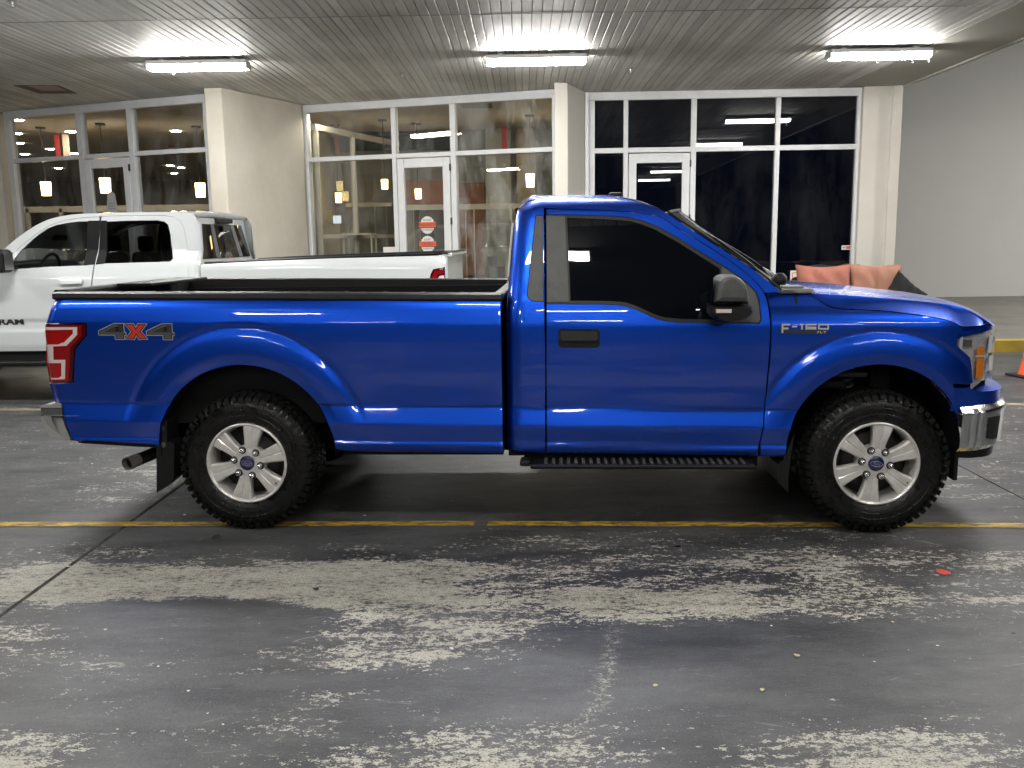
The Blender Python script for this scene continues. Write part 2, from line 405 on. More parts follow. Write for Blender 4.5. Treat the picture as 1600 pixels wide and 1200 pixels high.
    hair = mth('MULTIPLY', rng(mth('ABSOLUTE', mth('SUBTRACT', noise(mapping((.55, 1.5, 1), (8, 8, 0)), 1.3, 2, .4), .5)), .0012, .0026, 1, 0), rng(blot, .52, .62))
    f1 = N.new('ShaderNodeMix'); f1.data_type = 'RGBA'; f1.inputs[7].default_value = (.40, .385, .34, 1); Lk.new(fm.outputs[2], f1.inputs[6]); Lk.new(mth('MAXIMUM', mth('MULTIPLY', halo, .85), mth('MULTIPLY', hair, .45)), f1.inputs[0])
    f2 = N.new('ShaderNodeMix'); f2.data_type = 'RGBA'; f2.inputs[7].default_value = (.04, .04, .04, 1); Lk.new(f1.outputs[2], f2.inputs[6]); Lk.new(mth('MULTIPLY', ck, .7), f2.inputs[0])
    Lk.new(f2.outputs[2], b.inputs['Base Color'])
    Lk.new(mth('ADD', rng(worn, 0, 1, .47, .84), cen(grain, .3)), b.inputs['Roughness'])
    b.inputs['Specular IOR Level'].default_value = .45
    bp = N.new('ShaderNodeBump'); bp.inputs['Strength'].default_value = .55; bp.inputs['Distance'].default_value = .004
    Lk.new(noise(mapping((1, 1.5, 1), (3, 1, 0)), 40, 3, .75), bp.inputs['Height']); Lk.new(bp.outputs[0], b.inputs['Normal'])
    return m
M_FLOOR = floor_material()
M_DARKGAP = mat('joint_filler', (.02, .02, .02), .8, vary=(6, .8, (.07, .068, .062)))
M_JOINTEDGE = mat('joint_edge', (.20, .19, .17), .8, vary=(7, .9, (.06, .06, .06)))
M_WALK = mat('sidewalk_concrete', (.21, .20, .18), .8, vary=(1.3, .8, (.13, .125, .115)), bump=(30, .3))
M_WHITE = mat('white_aluminium', (.66, .67, .68), .38, vary=(6, .35, (.5, .5, .49)), spec=.5)
M_CREAM = mat('cream_plaster', (.56, .53, .465), .8, vary=(.9, .8, (.43, .385, .30)), bump=(55, .12))
M_CREAM2 = mat('pale_plaster', (.60, .575, .515), .8, vary=(1.4, .4, (.5, .46, .39)), bump=(55, .12))
M_GREYWALL = mat('grey_wall_paint', (.42, .42, .41), .85, vary=(.35, .5, (.36, .36, .35)), bump=(40, .1))
M_BLACK = mat('black_plastic', (.014, .014, .015), .5)
M_STEEL = mat('steel', (.5, .5, .5), .35, metal=1)

# floor: one sheet with real joint grooves
def build_floor():
    xs = []
    for xj, w, d in ((-2.405, .013, .012), (3.14, .006, .01)):
        xs += [(xj - w, 0), (xj - w * .6, -d), (xj + w * .6, -d), (xj + w, 0)]
    prof = [(-40, 0)] + xs + [(40, 0)]
    ys = [-30, KERB_Y]
    v = [(x, y, z) for x, z in prof for y in ys]
    f = [(2 * i, 2 * i + 2, 2 * i + 3, 2 * i + 1) for i in range(len(prof) - 1)]
    idx = [1 if (prof[i][1] < 0 and prof[i + 1][1] < 0) else (2 if prof[i][1] != prof[i + 1][1] else 0) for i in range(len(prof) - 1)]
    return tag(mesh('floor', v, f, None, mats=[M_FLOOR, M_DARKGAP, M_JOINTEDGE], idx=idx), kind='structure')
FLOOR = build_floor()
sidewalk = MB().box((-30, KERB_Y + .16, -.2), (40, 40, SW)).obj('sidewalk', M_WALK); tag(sidewalk, kind='structure')
M_KERB = mat('yellow_kerb_paint', (.52, .36, .035), .6, vary=(3, .9, (.30, .22, .06)), bump=(25, .3))
kx = -13.0
kerb = empty('kerb', (0, 0, 0)); tag(kerb, kind='structure')
for i in range(15):
    a = -13 + i * 2.4
    MB().box((a + .006, KERB_Y, -.2), (a + 2.394, KERB_Y + .165, SW + .003), ch=.012).obj('kerb_stone', M_KERB, kerb)

# painted stripes
def stripe_mat(name, col, thr):
    m = bpy.data.materials.new(name); m.use_nodes = True; nt = m.node_tree; N = nt.nodes; Lk = nt.links
    b = N['Principled BSDF']; b.inputs['Roughness'].default_value = .55
    tc = N.new('ShaderNodeTexCoord'); mp = N.new('ShaderNodeMapping'); mp.inputs['Scale'].default_value = (5, 22, 1); Lk.new(tc.outputs['Object'], mp.inputs[0])
    n = N.new('ShaderNodeTexNoise'); n.inputs['Scale'].default_value = 2.5; n.inputs['Detail'].default_value = 12; n.inputs['Roughness'].default_value = .75; Lk.new(mp.outputs[0], n.inputs['Vector'])
    r = N.new('ShaderNodeMapRange'); r.inputs[1].default_value = thr; r.inputs[2].default_value = thr + .05; r.inputs[3].default_value = 1; r.inputs[4].default_value = 0; Lk.new(n.outputs['Fac'], r.inputs[0])
    n2 = N.new('ShaderNodeTexNoise'); n2.inputs['Scale'].default_value = 1.2; n2.inputs['Detail'].default_value = 9; Lk.new(mp.outputs[0], n2.inputs['Vector'])
    mx = N.new('ShaderNodeMix'); mx.data_type = 'RGBA'; mx.inputs[6].default_value = (*col, 1); mx.inputs[7].default_value = (col[0] * .35, col[1] * .38, col[2] * .6, 1)
    r2 = N.new('ShaderNodeMapRange'); r2.inputs[1].default_value = .45; r2.inputs[2].default_value = .62; Lk.new(n2.outputs['Fac'], r2.inputs[0]); Lk.new(r2.outputs[0], mx.inputs[0])
    Lk.new(mx.outputs[2], b.inputs['Base Color']); Lk.new(r.outputs[0], b.inputs['Alpha'])
    return m
M_YEL = stripe_mat('worn_yellow_paint', (.50, .33, .055), .53)
M_PALE = stripe_mat('worn_pale_paint', (.45, .38, .24), .55)
def stripe(name, a, b, w, m, z=.004):
    a = np.array(a); b = np.array(b); d = (b - a) / np.linalg.norm(b - a); n = np.array([-d[1], d[0]]) * w / 2
    k = max(2, int(np.linalg.norm(b - a) / .3)); V = []; F = []
    for i in range(k + 1):
        p = a + (b - a) * i / k; V += [(*(p - n), z), (*(p + n), z)]
    F = [(2 * i, 2 * i + 2, 2 * i + 3, 2 * i + 1) for i in range(k)]
    return tag(mesh(name, V, F, m), kind='structure')
p0, p1, p2, p3 = on_z(-300, 820.5, 0), on_z(741, 818.5, 0), on_z(762, 818.5, 0), on_z(1950, 823, 0)
stripe('parking_line', p0[:2], p1[:2], .085, M_YEL); stripe('parking_line', p2[:2], p3[:2], .085, M_YEL)
q0, q1 = on_z(-60, 641, 0), on_z(1700, 631.5, 0)
stripe('parking_line', q0[:2] - (q1 - q0)[:2] * .5, q1[:2] + (q1 - q0)[:2] * .3, .10, M_PALE)

# ------------------------------------------------------------------ ceiling of boards
def plank_material():
    m = bpy.data.materials.new('weathered_white_boards'); m.use_nodes = True; nt = m.node_tree; N = nt.nodes; Lk = nt.links
    b = N['Principled BSDF']; b.inputs['Roughness'].default_value = .55
    tc = N.new('ShaderNodeTexCoord'); oi = N.new('ShaderNodeObjectInfo'); ge = N.new('ShaderNodeNewGeometry')
    mp = N.new('ShaderNodeMapping'); mp.inputs['Scale'].default_value = (14, .8, 14); Lk.new(tc.outputs['Object'], mp.inputs[0])
    cb = N.new('ShaderNodeCombineXYZ'); mu = N.new('ShaderNodeMath'); mu.operation = 'MULTIPLY'; mu.inputs[1].default_value = 80; Lk.new(oi.outputs['Random'], mu.inputs[0])
    Lk.new(mu.outputs[0], cb.inputs[0]); Lk.new(mu.outputs[0], cb.inputs[1]); Lk.new(cb.outputs[0], mp.inputs['Location'])
    n = N.new('ShaderNodeTexNoise'); n.inputs['Scale'].default_value = 2.2; n.inputs['Detail'].default_value = 10; n.inputs['Roughness'].default_value = .7; Lk.new(mp.outputs[0], n.inputs['Vector'])
    n2 = N.new('ShaderNodeTexNoise'); n2.inputs['Scale'].default_value = .55; n2.inputs['Detail'].default_value = 6; Lk.new(ge.outputs['Position'], n2.inputs['Vector'])
    r = N.new('ShaderNodeMapRange'); r.inputs[1].default_value = .35; r.inputs[2].default_value = .75; Lk.new(n.outputs['Fac'], r.inputs[0])
    mx = N.new('ShaderNodeMix'); mx.data_type = 'RGBA'; mx.inputs[6].default_value = (.76, .75, .72, 1); mx.inputs[7].default_value = (.53, .52, .49, 1); Lk.new(r.outputs[0], mx.inputs[0])
    r2 = N.new('ShaderNodeMapRange'); r2.inputs[1].default_value = .46; r2.inputs[2].default_value = .68; r2.inputs[4].default_value = .65; Lk.new(n2.outputs['Fac'], r2.inputs[0])
    mx2 = N.new('ShaderNodeMix'); mx2.data_type = 'RGBA'; mx2.inputs[7].default_value = (.36, .335, .29, 1); Lk.new(mx.outputs[2], mx2.inputs[6]); Lk.new(r2.outputs[0], mx2.inputs[0])
    hs = N.new('ShaderNodeHueSaturation'); r3 = N.new('ShaderNodeMapRange'); r3.inputs[3].default_value = .80; r3.inputs[4].default_value = 1.14; Lk.new(oi.outputs['Random'], r3.inputs[0])
    Lk.new(r3.outputs[0], hs.inputs['Value']); Lk.new(mx2.outputs[2], hs.inputs['Color']); Lk.new(hs.outputs[0], b.inputs['Base Color'])
    # small nail heads and knots
    vo = N.new('ShaderNodeTexVoronoi'); vo.inputs['Scale'].default_value = 3.1; Lk.new(ge.outputs['Position'], vo.inputs['Vector'])
    bp = N.new('ShaderNodeBump'); bp.inputs['Strength'].default_value = .25; bp.inputs['Distance'].default_value = .004; Lk.new(n.outputs['Fac'], bp.inputs['Height']); Lk.new(bp.outputs[0], b.inputs['Normal'])
    return m
M_PLANK = plank_material()
M_SLAB = mat('ceiling_backing', (.05, .048, .045), .9)
M_SOFFIT = mat('soffit_paint', (.42, .41, .36), .7, vary=(.8, .5, (.33, .32, .28)))
CX1, CXE = 5.03, 5.97
ceiling = MB().box((-24, -14, H + .016), (CXE, 30, H + .35)).obj('ceiling', M_SLAB); tag(ceiling, kind='structure')
MB().box((CX1 + .006, -14, H - .004), (CXE, 14.7, H + .014)).obj('edge_board', M_SOFFIT, ceiling)
MB().box((CXE, -14, H - .03), (CXE + .04, 30, H + .40)).obj('fascia_board', M_SOFFIT, ceiling)
MB().box((-24, -14, H + .001), (CX1, 3.4, H + .014)).obj('rear_boarding', mat('boards_darkened_as_unlit', (.07, .065, .06), .7), ceiling)  # unseen rear ceiling, its colour darkened to stand for unlit boards
MB().box((-24, 3.4, H + .001), (-9.43, 16.5, H + .014)).obj('side_boarding', M_SOFFIT, ceiling)
PW = .1045
def plank_mesh(length):
    w = PW / 2 - .0022; t = .013; c = .008
    prof = [(-w, t), (-w, c), (-w + c, 0), (w - c, 0), (w, c), (w, t)]
    v = [(x, y, z) for y in (0, length) for x, z in prof]; n = len(prof)
    f = [(i, i + 1, n + i + 1, n + i) for i in range(n - 1)] + [tuple(range(n)), tuple(range(n, 2 * n))[::-1]]
    me = bpy.data.meshes.new('plank'); me.from_pydata(v, [], f); me.materials.append(M_PLANK)
    bm = bmesh.new(); bm.from_mesh(me); bmesh.ops.recalc_face_normals(bm, faces=bm.faces[:]); bm.to_mesh(me); bm.free()
    return me
SEAM_Y = 9.70
pa, pb = plank_mesh(6.4), plank_mesh(6.3)
for i in range(138):
    x = CX1 - PW * (i + .5)
    for me, y in ((pa, SEAM_Y + .006), (pb, SEAM_Y - 6.306)):
        o = link('plank', me, ceiling); o.location = (x, y, H + random.uniform(-.0015, .0015))
MB().box((-9.4, SEAM_Y - .012, H - .004), (4.55, SEAM_Y + .004, H - .001)).obj('seam_strip', mat('seam_strip_paint', (.33, .32, .30), .6, vary=(2.5, .9, (.05, .05, .05))), ceiling)
# dark patch with a pink access panel, far left
hp = [on_z(px, py, H)[:2] for px, py in ((20, 133), (92, 133), (122, 146), (62, 146))]
M_HATCH = mat('brown_panel', (.10, .085, .07), .6); M_PINK = mat('pinkish_panel', (.42, .30, .27), .6)
mesh('access_panel', [(*p, H - .003) for p in hp] + [(*p, H + .001) for p in hp], [(3, 2, 1, 0), (0, 1, 5, 4), (1, 2, 6, 5), (2, 3, 7, 6), (3, 0, 4, 7)], M_HATCH, ceiling)
hp = [on_z(px, py, H)[:2] for px, py in ((42, 133.5), (86, 133.5), (103, 141), (66, 141))]
mesh('access_panel', [(*p, H - .006) for p in hp] + [(*p, H - .003) for p in hp], [(3, 2, 1, 0), (0, 1, 5, 4), (1, 2, 6, 5), (2, 3, 7, 6), (3, 0, 4, 7)], M_PINK, ceiling)

# ------------------------------------------------------------------ fluorescent fixtures
M_TUBE = mat('lit_diffuser', (.9, .9, .9), .5, emit=(1.0, .985, .955), estr=LAMP)
M_TUBE_DIM = mat('lit_diffuser_dimmed', (.9, .9, .9), .5, emit=(1.0, .975, .93), estr=LAMP * .50)  # dimmed for the nearer rows, keeps the floor under the truck darker
M_HOUSE = mat('lamp_housing', (.7, .7, .69), .45)
def fixture(x, y, label, hooks=(), k=1.0, rz=0.):
    root = empty('fluorescent_lamp', (x, y, H - .022)); root.rotation_euler = (0, 0, rz)
    for hx in (-.45, .45): MB().box((hx - .03, -.04, -.012), (hx + .03, .04, .024)).obj('mounting_block', M_HOUSE, root)
    tag(root, label, 'ceiling lamp', 'fluorescent lamps on the board ceiling')
    l, w = .625, .085
    MB().box((-l, -w * 1.32, -.056), (l, w * 1.32, -.010), ch=.006).obj('housing', M_HOUSE, root)
    prof = [(-w, -.052), (-w * 1.02, -.094), (-w * .80, -.116), (w * .80, -.116), (w * 1.02, -.094), (w, -.052)]
    v = [(s * (l - (.028 if z < -.1 else .0)), yy, z) for s in (-1, 1) for yy, z in prof]; n = len(prof)
    f = [(i, (i + 1) % n, n + (i + 1) % n, n + i) for i in range(n)] + [tuple(range(n))[::-1], tuple(range(n, 2 * n))]
    b = MB(); b.add(v, f); b.obj('diffuser', M_TUBE if k >= 1 else M_TUBE_DIM, root)
    for s in (-1, 1):
        MB().box((s * l - .012, -w * 1.12, -.112), (s * l + .012, w * 1.12, -.040), ch=.004).obj('end_cap', M_HOUSE, root)
    for hx in hooks:
        hk = MB(); hk.tube([(hx, -w * 1.1, -.07), (hx, -w * 1.12, -.155)], .0035, 6)
        hk.tube([(hx + .011 * math.cos(t), -w * 1.12, -.168 + .016 * math.sin(t)) for t in np.linspace(math.pi / 2, 2.4 * math.pi, 14)], .003, 6)
        hk.obj('chain_hook', M_STEEL, root)
    return root
LX = (-4.05, .19, 4.45)
LBL = {(0, 0): 'lit fluorescent lamp above the cream column by the white pickup', (1, 0): 'lit fluorescent lamp in the middle above the blue truck cab',
       (2, 0): 'lit fluorescent lamp with two hooks beside the plain ceiling edge'}
for j, y in enumerate((11.70, 7.25, 2.75, -1.8, -6.3)):
    for i, x in enumerate(LX):
        hk = {0: (-.28,), 1: (), 2: (-.05, .38, .58)}[i] if j == 0 else ()
        fixture(x - (.42 if j == 2 else 0), y, LBL.get((i, j), 'lit fluorescent lamp on the boards outside the picture'), hk, .5 if j >= 2 else 1.)
fixture(-8.4, 7.25, 'lit fluorescent lamp on the boards outside the picture'); fixture(-8.4, 2.75, 'lit fluorescent lamp on the boards outside the picture', (), .5)
# guessed lamp post, added out of view at the right to light the grey wall
M_POST = mat('galvanised_post', (.35, .35, .35), .5, metal=.7); M_LED = mat('added_lamp_glow', (1, 1, 1), .5, emit=(1.0, .97, .92), estr=4200.0)
lp = empty('added_lot_lamp', (17.5, 11.5, 0)); tag(lp, 'tall lamp post added out of view to light the grey wall', 'added lamp')
b = MB(); b.tube([(0, 0, 0), (0, 0, 6.6), (-.2, .1, 7.0), (-1.1, .5, 7.05)], [.09, .06, .055, .05], 12); b.obj('pole', M_POST, lp, smooth=True)
b = MB(); b.box((-1.75, .3, 7.0), (-1.05, .7, 7.12), ch=.03); b.obj('head', M_POST, lp)
b = MB(); b.box((-1.68, .34, 6.985), (-1.12, .66, 7.002)); b.obj('lamp_lens', M_LED, lp)
# sprinkler heads
for (px, py), lb in (((628, 118), 'small steel sprinkler head in front of the middle storefront'), ((985, 110), 'small steel sprinkler head in front of the dark storefront'), ((20, 6), 'small steel sprinkler head at the top corner of the board ceiling')):
    p = on_z(px, py, H - .03); b = MB()
    b.lathe([(.001, 0), (.045, -.002), (.04, -.008), (.012, -.012), (.011, -.03), (.02, -.034), (.006, -.04), (.005, -.058), (.026, -.062), (.001, -.064)], 'z', 16)
    o = b.obj('sprinkler_head', M_STEEL, None, auto=.6); o.location = (p[0], p[1], H); tag(o, lb, 'sprinkler', 'ceiling sprinkler heads')

# ------------------------------------------------------------------ storefront building
M_GLASS = glass_mat('clear_storefront_glass', (.86, .88, .87), 1.9, .15, 2.2)
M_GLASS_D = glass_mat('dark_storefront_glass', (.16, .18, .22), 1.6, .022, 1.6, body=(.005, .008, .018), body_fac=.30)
M_GLASS_DIRTY = glass_mat('dusty_storefront_glass', (.86, .88, .86), 1.5, .30, 2.6)
class Front:
    """vertical storefront plane from plan point A to B; u along it, w into the building"""
    def __init__(s, A, B):
        s.A = np.array(A, float); s.B = np.array(B, float); s.len = np.linalg.norm(s.B - s.A); s.d = (s.B - s.A) / s.len
        s.n = np.array([-s.d[1], s.d[0]])
    def uz(s, px, py):
        p = on_plane(px, py, (*s.A, 0), (*s.n, 0)); return float((p[:2] - s.A) @ s.d), float(p[2])
    def u(s, px, py): return s.uz(px, py)[0]
    def fr(s, u, w, z):
        q = s.A + s.d * u + s.n * w; return (float(q[0]), float(q[1]), float(z))
    def bar(s, name, u0, u1, z0, z1, w0, w1, m, parent, ch=.006):
        b = MB(); b.box((u0, w0, z0), (u1, w1, z1), ch=ch); b.v = [s.fr(*p) for p in b.v]; return b.obj(name, m, parent)
def hinge(F, u, z, parent):
    b = MB(); b.box((u - .012, -.085, z - .055), (u + .012, -.055, z + .055)); b.v = [F.fr(*p) for p in b.v]; b.obj('hinge', M_BLACK, parent)
def storefront(F, label, mull, tz, glass, door, zt=H - .004, door_top=None, gl=None):
    """mull = [(u0,u1)] vertical members incl. jambs; tz = transom (z0,z1); door = index of the bay with a door"""
    root = empty('storefront', F.fr(F.len / 2, 0, SW)); tag(root, label, 'storefront', 'glazed storefronts under the canopy')
    inv = root.matrix_basis.inverted()
    def fix(o): o.matrix_parent_inverse = Matrix.Translation(-root.location)
    kids = []
    for (a, b) in mull: kids.append(F.bar('mullion', a, b, SW, zt - .125, -.06, .06, M_WHITE, root))
    kids.append(F.bar('head_rail', mull[0][0], mull[-1][1], zt - .125, zt, -.062, .062, M_WHITE, root))
    for i in range(len(mull) - 1):
        a, b = mull[i][1], mull[i + 1][0]
        kids.append(F.bar('transom_bar', a, b, tz[0], tz[1], -.055, .055, M_WHITE, root))
        g = glass[i] if isinstance(glass, (list, tuple)) else glass
        kids.append(F.bar('pane', a - .01, b + .01, tz[1] - .01, zt - .12, .0, .008, g, root, 0))
        if i == door:
            dt = tz[0]; fw = .05
            dr = empty('door', (0, 0, 0), 0, root); kids.append(dr)
            F.bar('stile', a + .012, a + .135, SW + .02, dt - .015, -.075, -.01, M_WHITE, dr); F.bar('stile', b - .135, b - .012, SW + .02, dt - .015, -.075, -.01, M_WHITE, dr)
            F.bar('top_rail', a + .135, b - .135, dt - .165, dt - .015, -.0745, -.0105, M_WHITE, dr); F.bar('bottom_rail', a + .135, b - .135, SW + .02, SW + .30, -.0745, -.0105, M_WHITE, dr)
            F.bar('pane', a + .125, b - .125, SW + .29, dt - .155, -.045, -.037, g, dr, 0)
            for z in (dt - .18, dt - 1.04, SW + .25): hinge(F, b - .004, z, dr)
            hb = MB(); hb.tube([F.fr(a + .09, -.075, 1.05), F.fr(a + .09, -.13, 1.07), F.fr(a + .09, -.13, 1.33), F.fr(a + .09, -.075, 1.35)], .012, 8); hb.obj('handle', M_STEEL, dr)
        else:
            kids.append(F.bar('sill_bar', a, b, SW, SW + .12, -.055, .055, M_WHITE, root))
            kids.append(F.bar('pane', a - .01, b + .01, SW + .11, tz[0] + .01, .0, .008, g, root, 0))
    for o in kids: fix(o)
    return root
F1 = Front((-8.92, 15.94), (-4.87, 14.40)); F2 = Front((-3.70, 15.75), (.50, 14.51)); F3 = Front((1.06, 14.88), (5.36, 14.81))
def mu(F, prs, y): return [(F.u(a, y), F.u(b, y)) for a, b in prs]
def tzs(F, px, y0, y1): return (F.uz(px, y1)[1], F.uz(px, y0)[1])
m1 = mu(F1, ((11, 20), (122.5, 131.5), (202.5, 211)), 200); m1[0] = (0, m1[0][1]); m1.append((F1.len - .07, F1.len + .12))
SF1 = storefront(F1, 'white framed storefront with hanging lamps inside, behind the white pickup cab', m1, tzs(F1, 165, 240, 247), M_GLASS, 1)
m2 = mu(F2, ((475, 482.5), (613, 620), (704.5, 713)), 200); m2[0] = (0, m2[0][1]); m2.append((F2.len - .01, F2.len + .10))
SF2 = storefront(F2, 'lit storefront between the two cream columns, stickers on its glass door', m2, tzs(F2, 660, 239, 246), [M_GLASS, M_GLASS, M_GLASS_DIRTY], 1)
m3 = mu(F3, ((918, 929), (974, 981), (1079, 1087.5), (1210.5, 1218), (1337, 1345)), 200); m3[0] = (0, m3[0][1])
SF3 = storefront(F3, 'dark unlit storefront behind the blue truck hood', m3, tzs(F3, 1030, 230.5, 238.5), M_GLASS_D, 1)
# loose upright next to the dark storefront
u0, u1 = F3.u(915.5, 200), F3.u(921.5, 200)

# columns and wing walls
def prism_plan(name, pts, z0, z1, m, label, cat, parent=None):
    n = len(pts); c = np.mean(np.array(pts), 0)
    b = MB(); b.prism([(p[0] - c[0], p[1] - c[1]) for p in pts], z0, z1, lambda u, v, t: (u, v, t))
    o = b.obj(name, m, parent); o.location = (c[0], c[1], 0)
    bv = o.modifiers.new('edge', 'BEVEL'); bv.width = .012; bv.segments = 2; bv.limit_method = 'ANGLE'
    if label: tag(o, label, cat)
    return o
prism_plan('column', [(-4.73, 13.83), (-4.46, 13.79), (-3.70, 15.55), (-3.72, 15.85), (-4.05, 15.9), (-4.80, 14.30)], SW - .1, H - .005, M_CREAM, 'broad cream column behind the white pickup bed', 'column')
prism_plan('column', [(.49, 13.82), (.69, 13.88), (1.03, 14.78), (1.03, 15.0), (.62, 15.0), (.52, 14.4)], SW - .1, H - .005, M_CREAM2, 'narrow cream column behind the blue truck cab', 'column')
prism_plan('pilaster', [(5.37, 14.66), (5.80, 14.64), (5.80, 14.60), (CXE - .01, 14.59), (CXE - .01, 21.2), (5.5, 21.2), (5.45, 15.0), (5.37, 14.95)], SW - .1, H - .006, M_CREAM2, 'cream pilaster at the end of the dark storefront', 'column')
prism_plan('column', [(-9.5, 15.7), (-8.99, 15.75), (-8.99, 16.3), (-9.5, 16.3)], SW - .1, H - .005, M_CREAM, 'cream column at the far left edge', 'column')
b = MB(); b.box((-.028, -.02, SW), (.028, .02, H - .02), ch=.004); o = b.obj('door_track_post', M_WHITE); o.location = (1.035, 14.70, 0); tag(o, 'slim white upright beside the narrow cream column', 'post')
# grey wall beyond the canopy
gw = MB().box((CXE - .0, 21.3, 0), (34, 21.6, 9)).obj('grey_wall', M_GREYWALL); tag(gw, 'tall plain grey wall beyond the canopy', 'wall')
# ================================================================== BLUE PICKUP
M_BLUE = mat('blue_metallic_paint', (.006, .072, .60), .37, metal=.91, vary=(1.3, .30, (.011, .085, .53)), coat=1.0, coat_rough=.025, spec=.5)
M_TRIM = mat('black_trim', (.007, .007, .0075), .45, spec=.28, vary=(9, .4, (.016, .016, .016)))
M_GREYTRIM = mat('faded_grey_trim', (.085, .088, .085), .55, vary=(14, .7, (.055, .057, .055)))
M_HANDLE = mat('dark_grey_plastic', (.022, .023, .023), .4)
M_RUBBER = mat('black_rubber', (.007, .007, .007), .55)
M_COWL = mat('pale_cowl_plastic', (.26, .265, .26), .5, vary=(12, .6, (.16, .165, .16)))
M_PIPE = mat('dull_steel_pipe', (.48, .46, .42), .4, metal=.3, vary=(14, .6, (.28, .26, .22)))
M_CHROME = mat('chrome', (.75, .76, .77), .16, metal=1, rvary=(12, .12, .30))
M_DULLCHROME = mat('dull_chrome', (.52, .52, .50), .36, metal=.6, rvary=(9, .28, .45))
M_TINT = mat('limo_tint_glass', (.003, .004, .006), .015, spec=.5, coat=.3, coat_rough=0.)
M_TYRE = mat('tyre_rubber', (.0035, .0035, .0035), .30, spec=.42, rvary=(30, .18, .42), bump=(220, .12))
M_TREAD = mat('tread_rubber', (.004, .004, .004), .55, spec=.18, vary=(30, .7, (.011, .0107, .010)))
M_ALLOY = mat('silver_alloy', (.88, .87, .84), .32, metal=.45, vary=(25, .4, (.48, .45, .39)), coat=.3)
M_ALLOY_IN = mat('brake_iron', (.05, .047, .042), .55, metal=.4, vary=(18, .6, (.02, .018, .015)))
M_UNDER = mat('underbody_black', (.008, .008, .008), .8, spec=.2)
M_LINER = mat('wheel_well_liner', (.006, .006, .0065), .75, spec=.2, bump=(60, .2))
M_BEDLINER = mat('bed_liner', (.0045, .0045, .005), .55, spec=.22, bump=(120, .2))
M_REDLENS = mat('red_lens', (.26, .005, .007), .08, coat=1, coat_rough=.0, spec=.6)
M_DARKRED = mat('dark_red_lens', (.06, .003, .004), .08, coat=1, coat_rough=.0)
M_BRIGHTRED = mat('bright_red_lens', (.36, .008, .008), .1, coat=1, coat_rough=.0)
M_CLEARLENS = mat('frosted_white_lens', (.72, .62, .60), .15, coat=1, coat_rough=.0)
M_AMBER = mat('amber_lens', (.80, .22, .01), .15, coat=1, coat_rough=.0)
M_HEADBACK = mat('lamp_bowl', (.62, .63, .64), .3, metal=.45, rvary=(16, .15, .4))
M_SILVER = mat('bright_silver_plastic', (.70, .71, .72), .25, metal=.35)
M_LENS = glass_mat('clear_lens', (.97, .97, .98), 1.3)
M_BADGE_D = mat('badge_dark', (.03, .035, .045), .3)
M_DECAL_G = mat('decal_grey', (.03, .032, .035), .4); M_DECAL_L = mat('decal_silver', (.36, .36, .35), .4); M_DECAL_M = mat('decal_mid_grey', (.07, .07, .073), .4)
M_DECAL_K = mat('decal_black', (.006, .006, .007), .4); M_DECAL_R = mat('decal_red', (.52, .035, .02), .4)
M_CAPBLUE = mat('emblem_blue', (.008, .012, .075), .25, coat=1)

TX, TY, TYAW = -1.58534, 6.03642, -0.045653
TRUCK = empty('pickup_truck', (TX, TY, 0), TYAW)
tag(TRUCK, 'blue single cab long bed pickup truck on big mud tyres', 'pickup truck')
_c, _s = math.cos(TYAW), math.sin(TYAW)
def T_lat(px, py, lat, tx=TX, ty=TY, c=_c, s=_s):
    d = ray(px, py); o = C_O - np.array([tx, ty, 0])
    ol = np.array([c * o[0] + s * o[1], -s * o[0] + c * o[1], o[2]]); dl = np.array([c * d[0] + s * d[1], -s * d[0] + c * d[1], d[2]])
    p = ol + dl * ((lat - ol[1]) / dl[1]); return np.array([p[0], p[2]])
def T_on(px, py, L):
    q = T_lat(px, py, -1.0)
    for _ in range(6): q = T_lat(px, py, -float(L(np.array([q[0]]), np.array([q[1]]))[0]))
    return q
def TP(pts, L): return [T_on(a, b, L) for a, b in pts]

RAKE = .0133
def zc(x): return .743 - RAKE * x
def table(pts, sig=.006, lo=-.6, hi=1.6, n=2201):
    s = np.linspace(lo, hi, n); p = np.array(pts); y = np.interp(s, p[:, 0], p[:, 1])
    # extend end slopes
    a = (p[1, 1] - p[0, 1]) / (p[1, 0] - p[0, 0]); y = np.where(s < p[0, 0], p[0, 1] + a * (s - p[0, 0]), y)
    a = (p[-1, 1] - p[-2, 1]) / (p[-1, 0] - p[-2, 0]); y = np.where(s > p[-1, 0], p[-1, 1] + a * (s - p[-1, 0]), y)
    k = int(max(1, 3 * sig / (s[1] - s[0]))); g = np.exp(-.5 * (np.arange(-k, k + 1) * (s[1] - s[0]) / sig) ** 2); g /= g.sum()
    yp = np.concatenate([y[0] + (np.arange(-k, 0)) * (y[1] - y[0]), y, y[-1] + np.arange(1, k + 1) * (y[-1] - y[-2])])
    return s, np.convolve(yp, g, 'valid')
LOW = [(-.33, .88), (-.285, .935), (-.262, .957), (-.222, .970), (-.205, .9625), (-.112, .984), (-.104, .9845), (-.006, .962), (.0, .960), (.006, .9665), (.12, .975), (.25, .9805), (.37, .983), (.455, .9825), (.476, .9815)]
T_BED = table(LOW + [(.52, .9735), (.555, .9655), (.58, .956), (.60, .944), (.615, .928), (.63, .90)], .0035)
T_CAB = table(LOW + [(.52, .974), (.56, .9655), (.60, .954), (.63, .942), (.70, .918), (.80, .880), (.90, .838), (1.0, .793), (1.06, .764), (1.10, .741), (1.135, .712), (1.155, .688), (1.17, .660), (1.18, .625)], .004)
T_FRT = table(LOW + [(.50, .977), (.525, .966), (.545, .952), (.562, .932), (.575, .918), (.60, .902), (.63, .882), (.65, .86), (.665, .83)], .004)
def sstep(a, b, x):
    t = np.clip((x - a) / (b - a), 0, 1); return t * t * (3 - 2 * t)
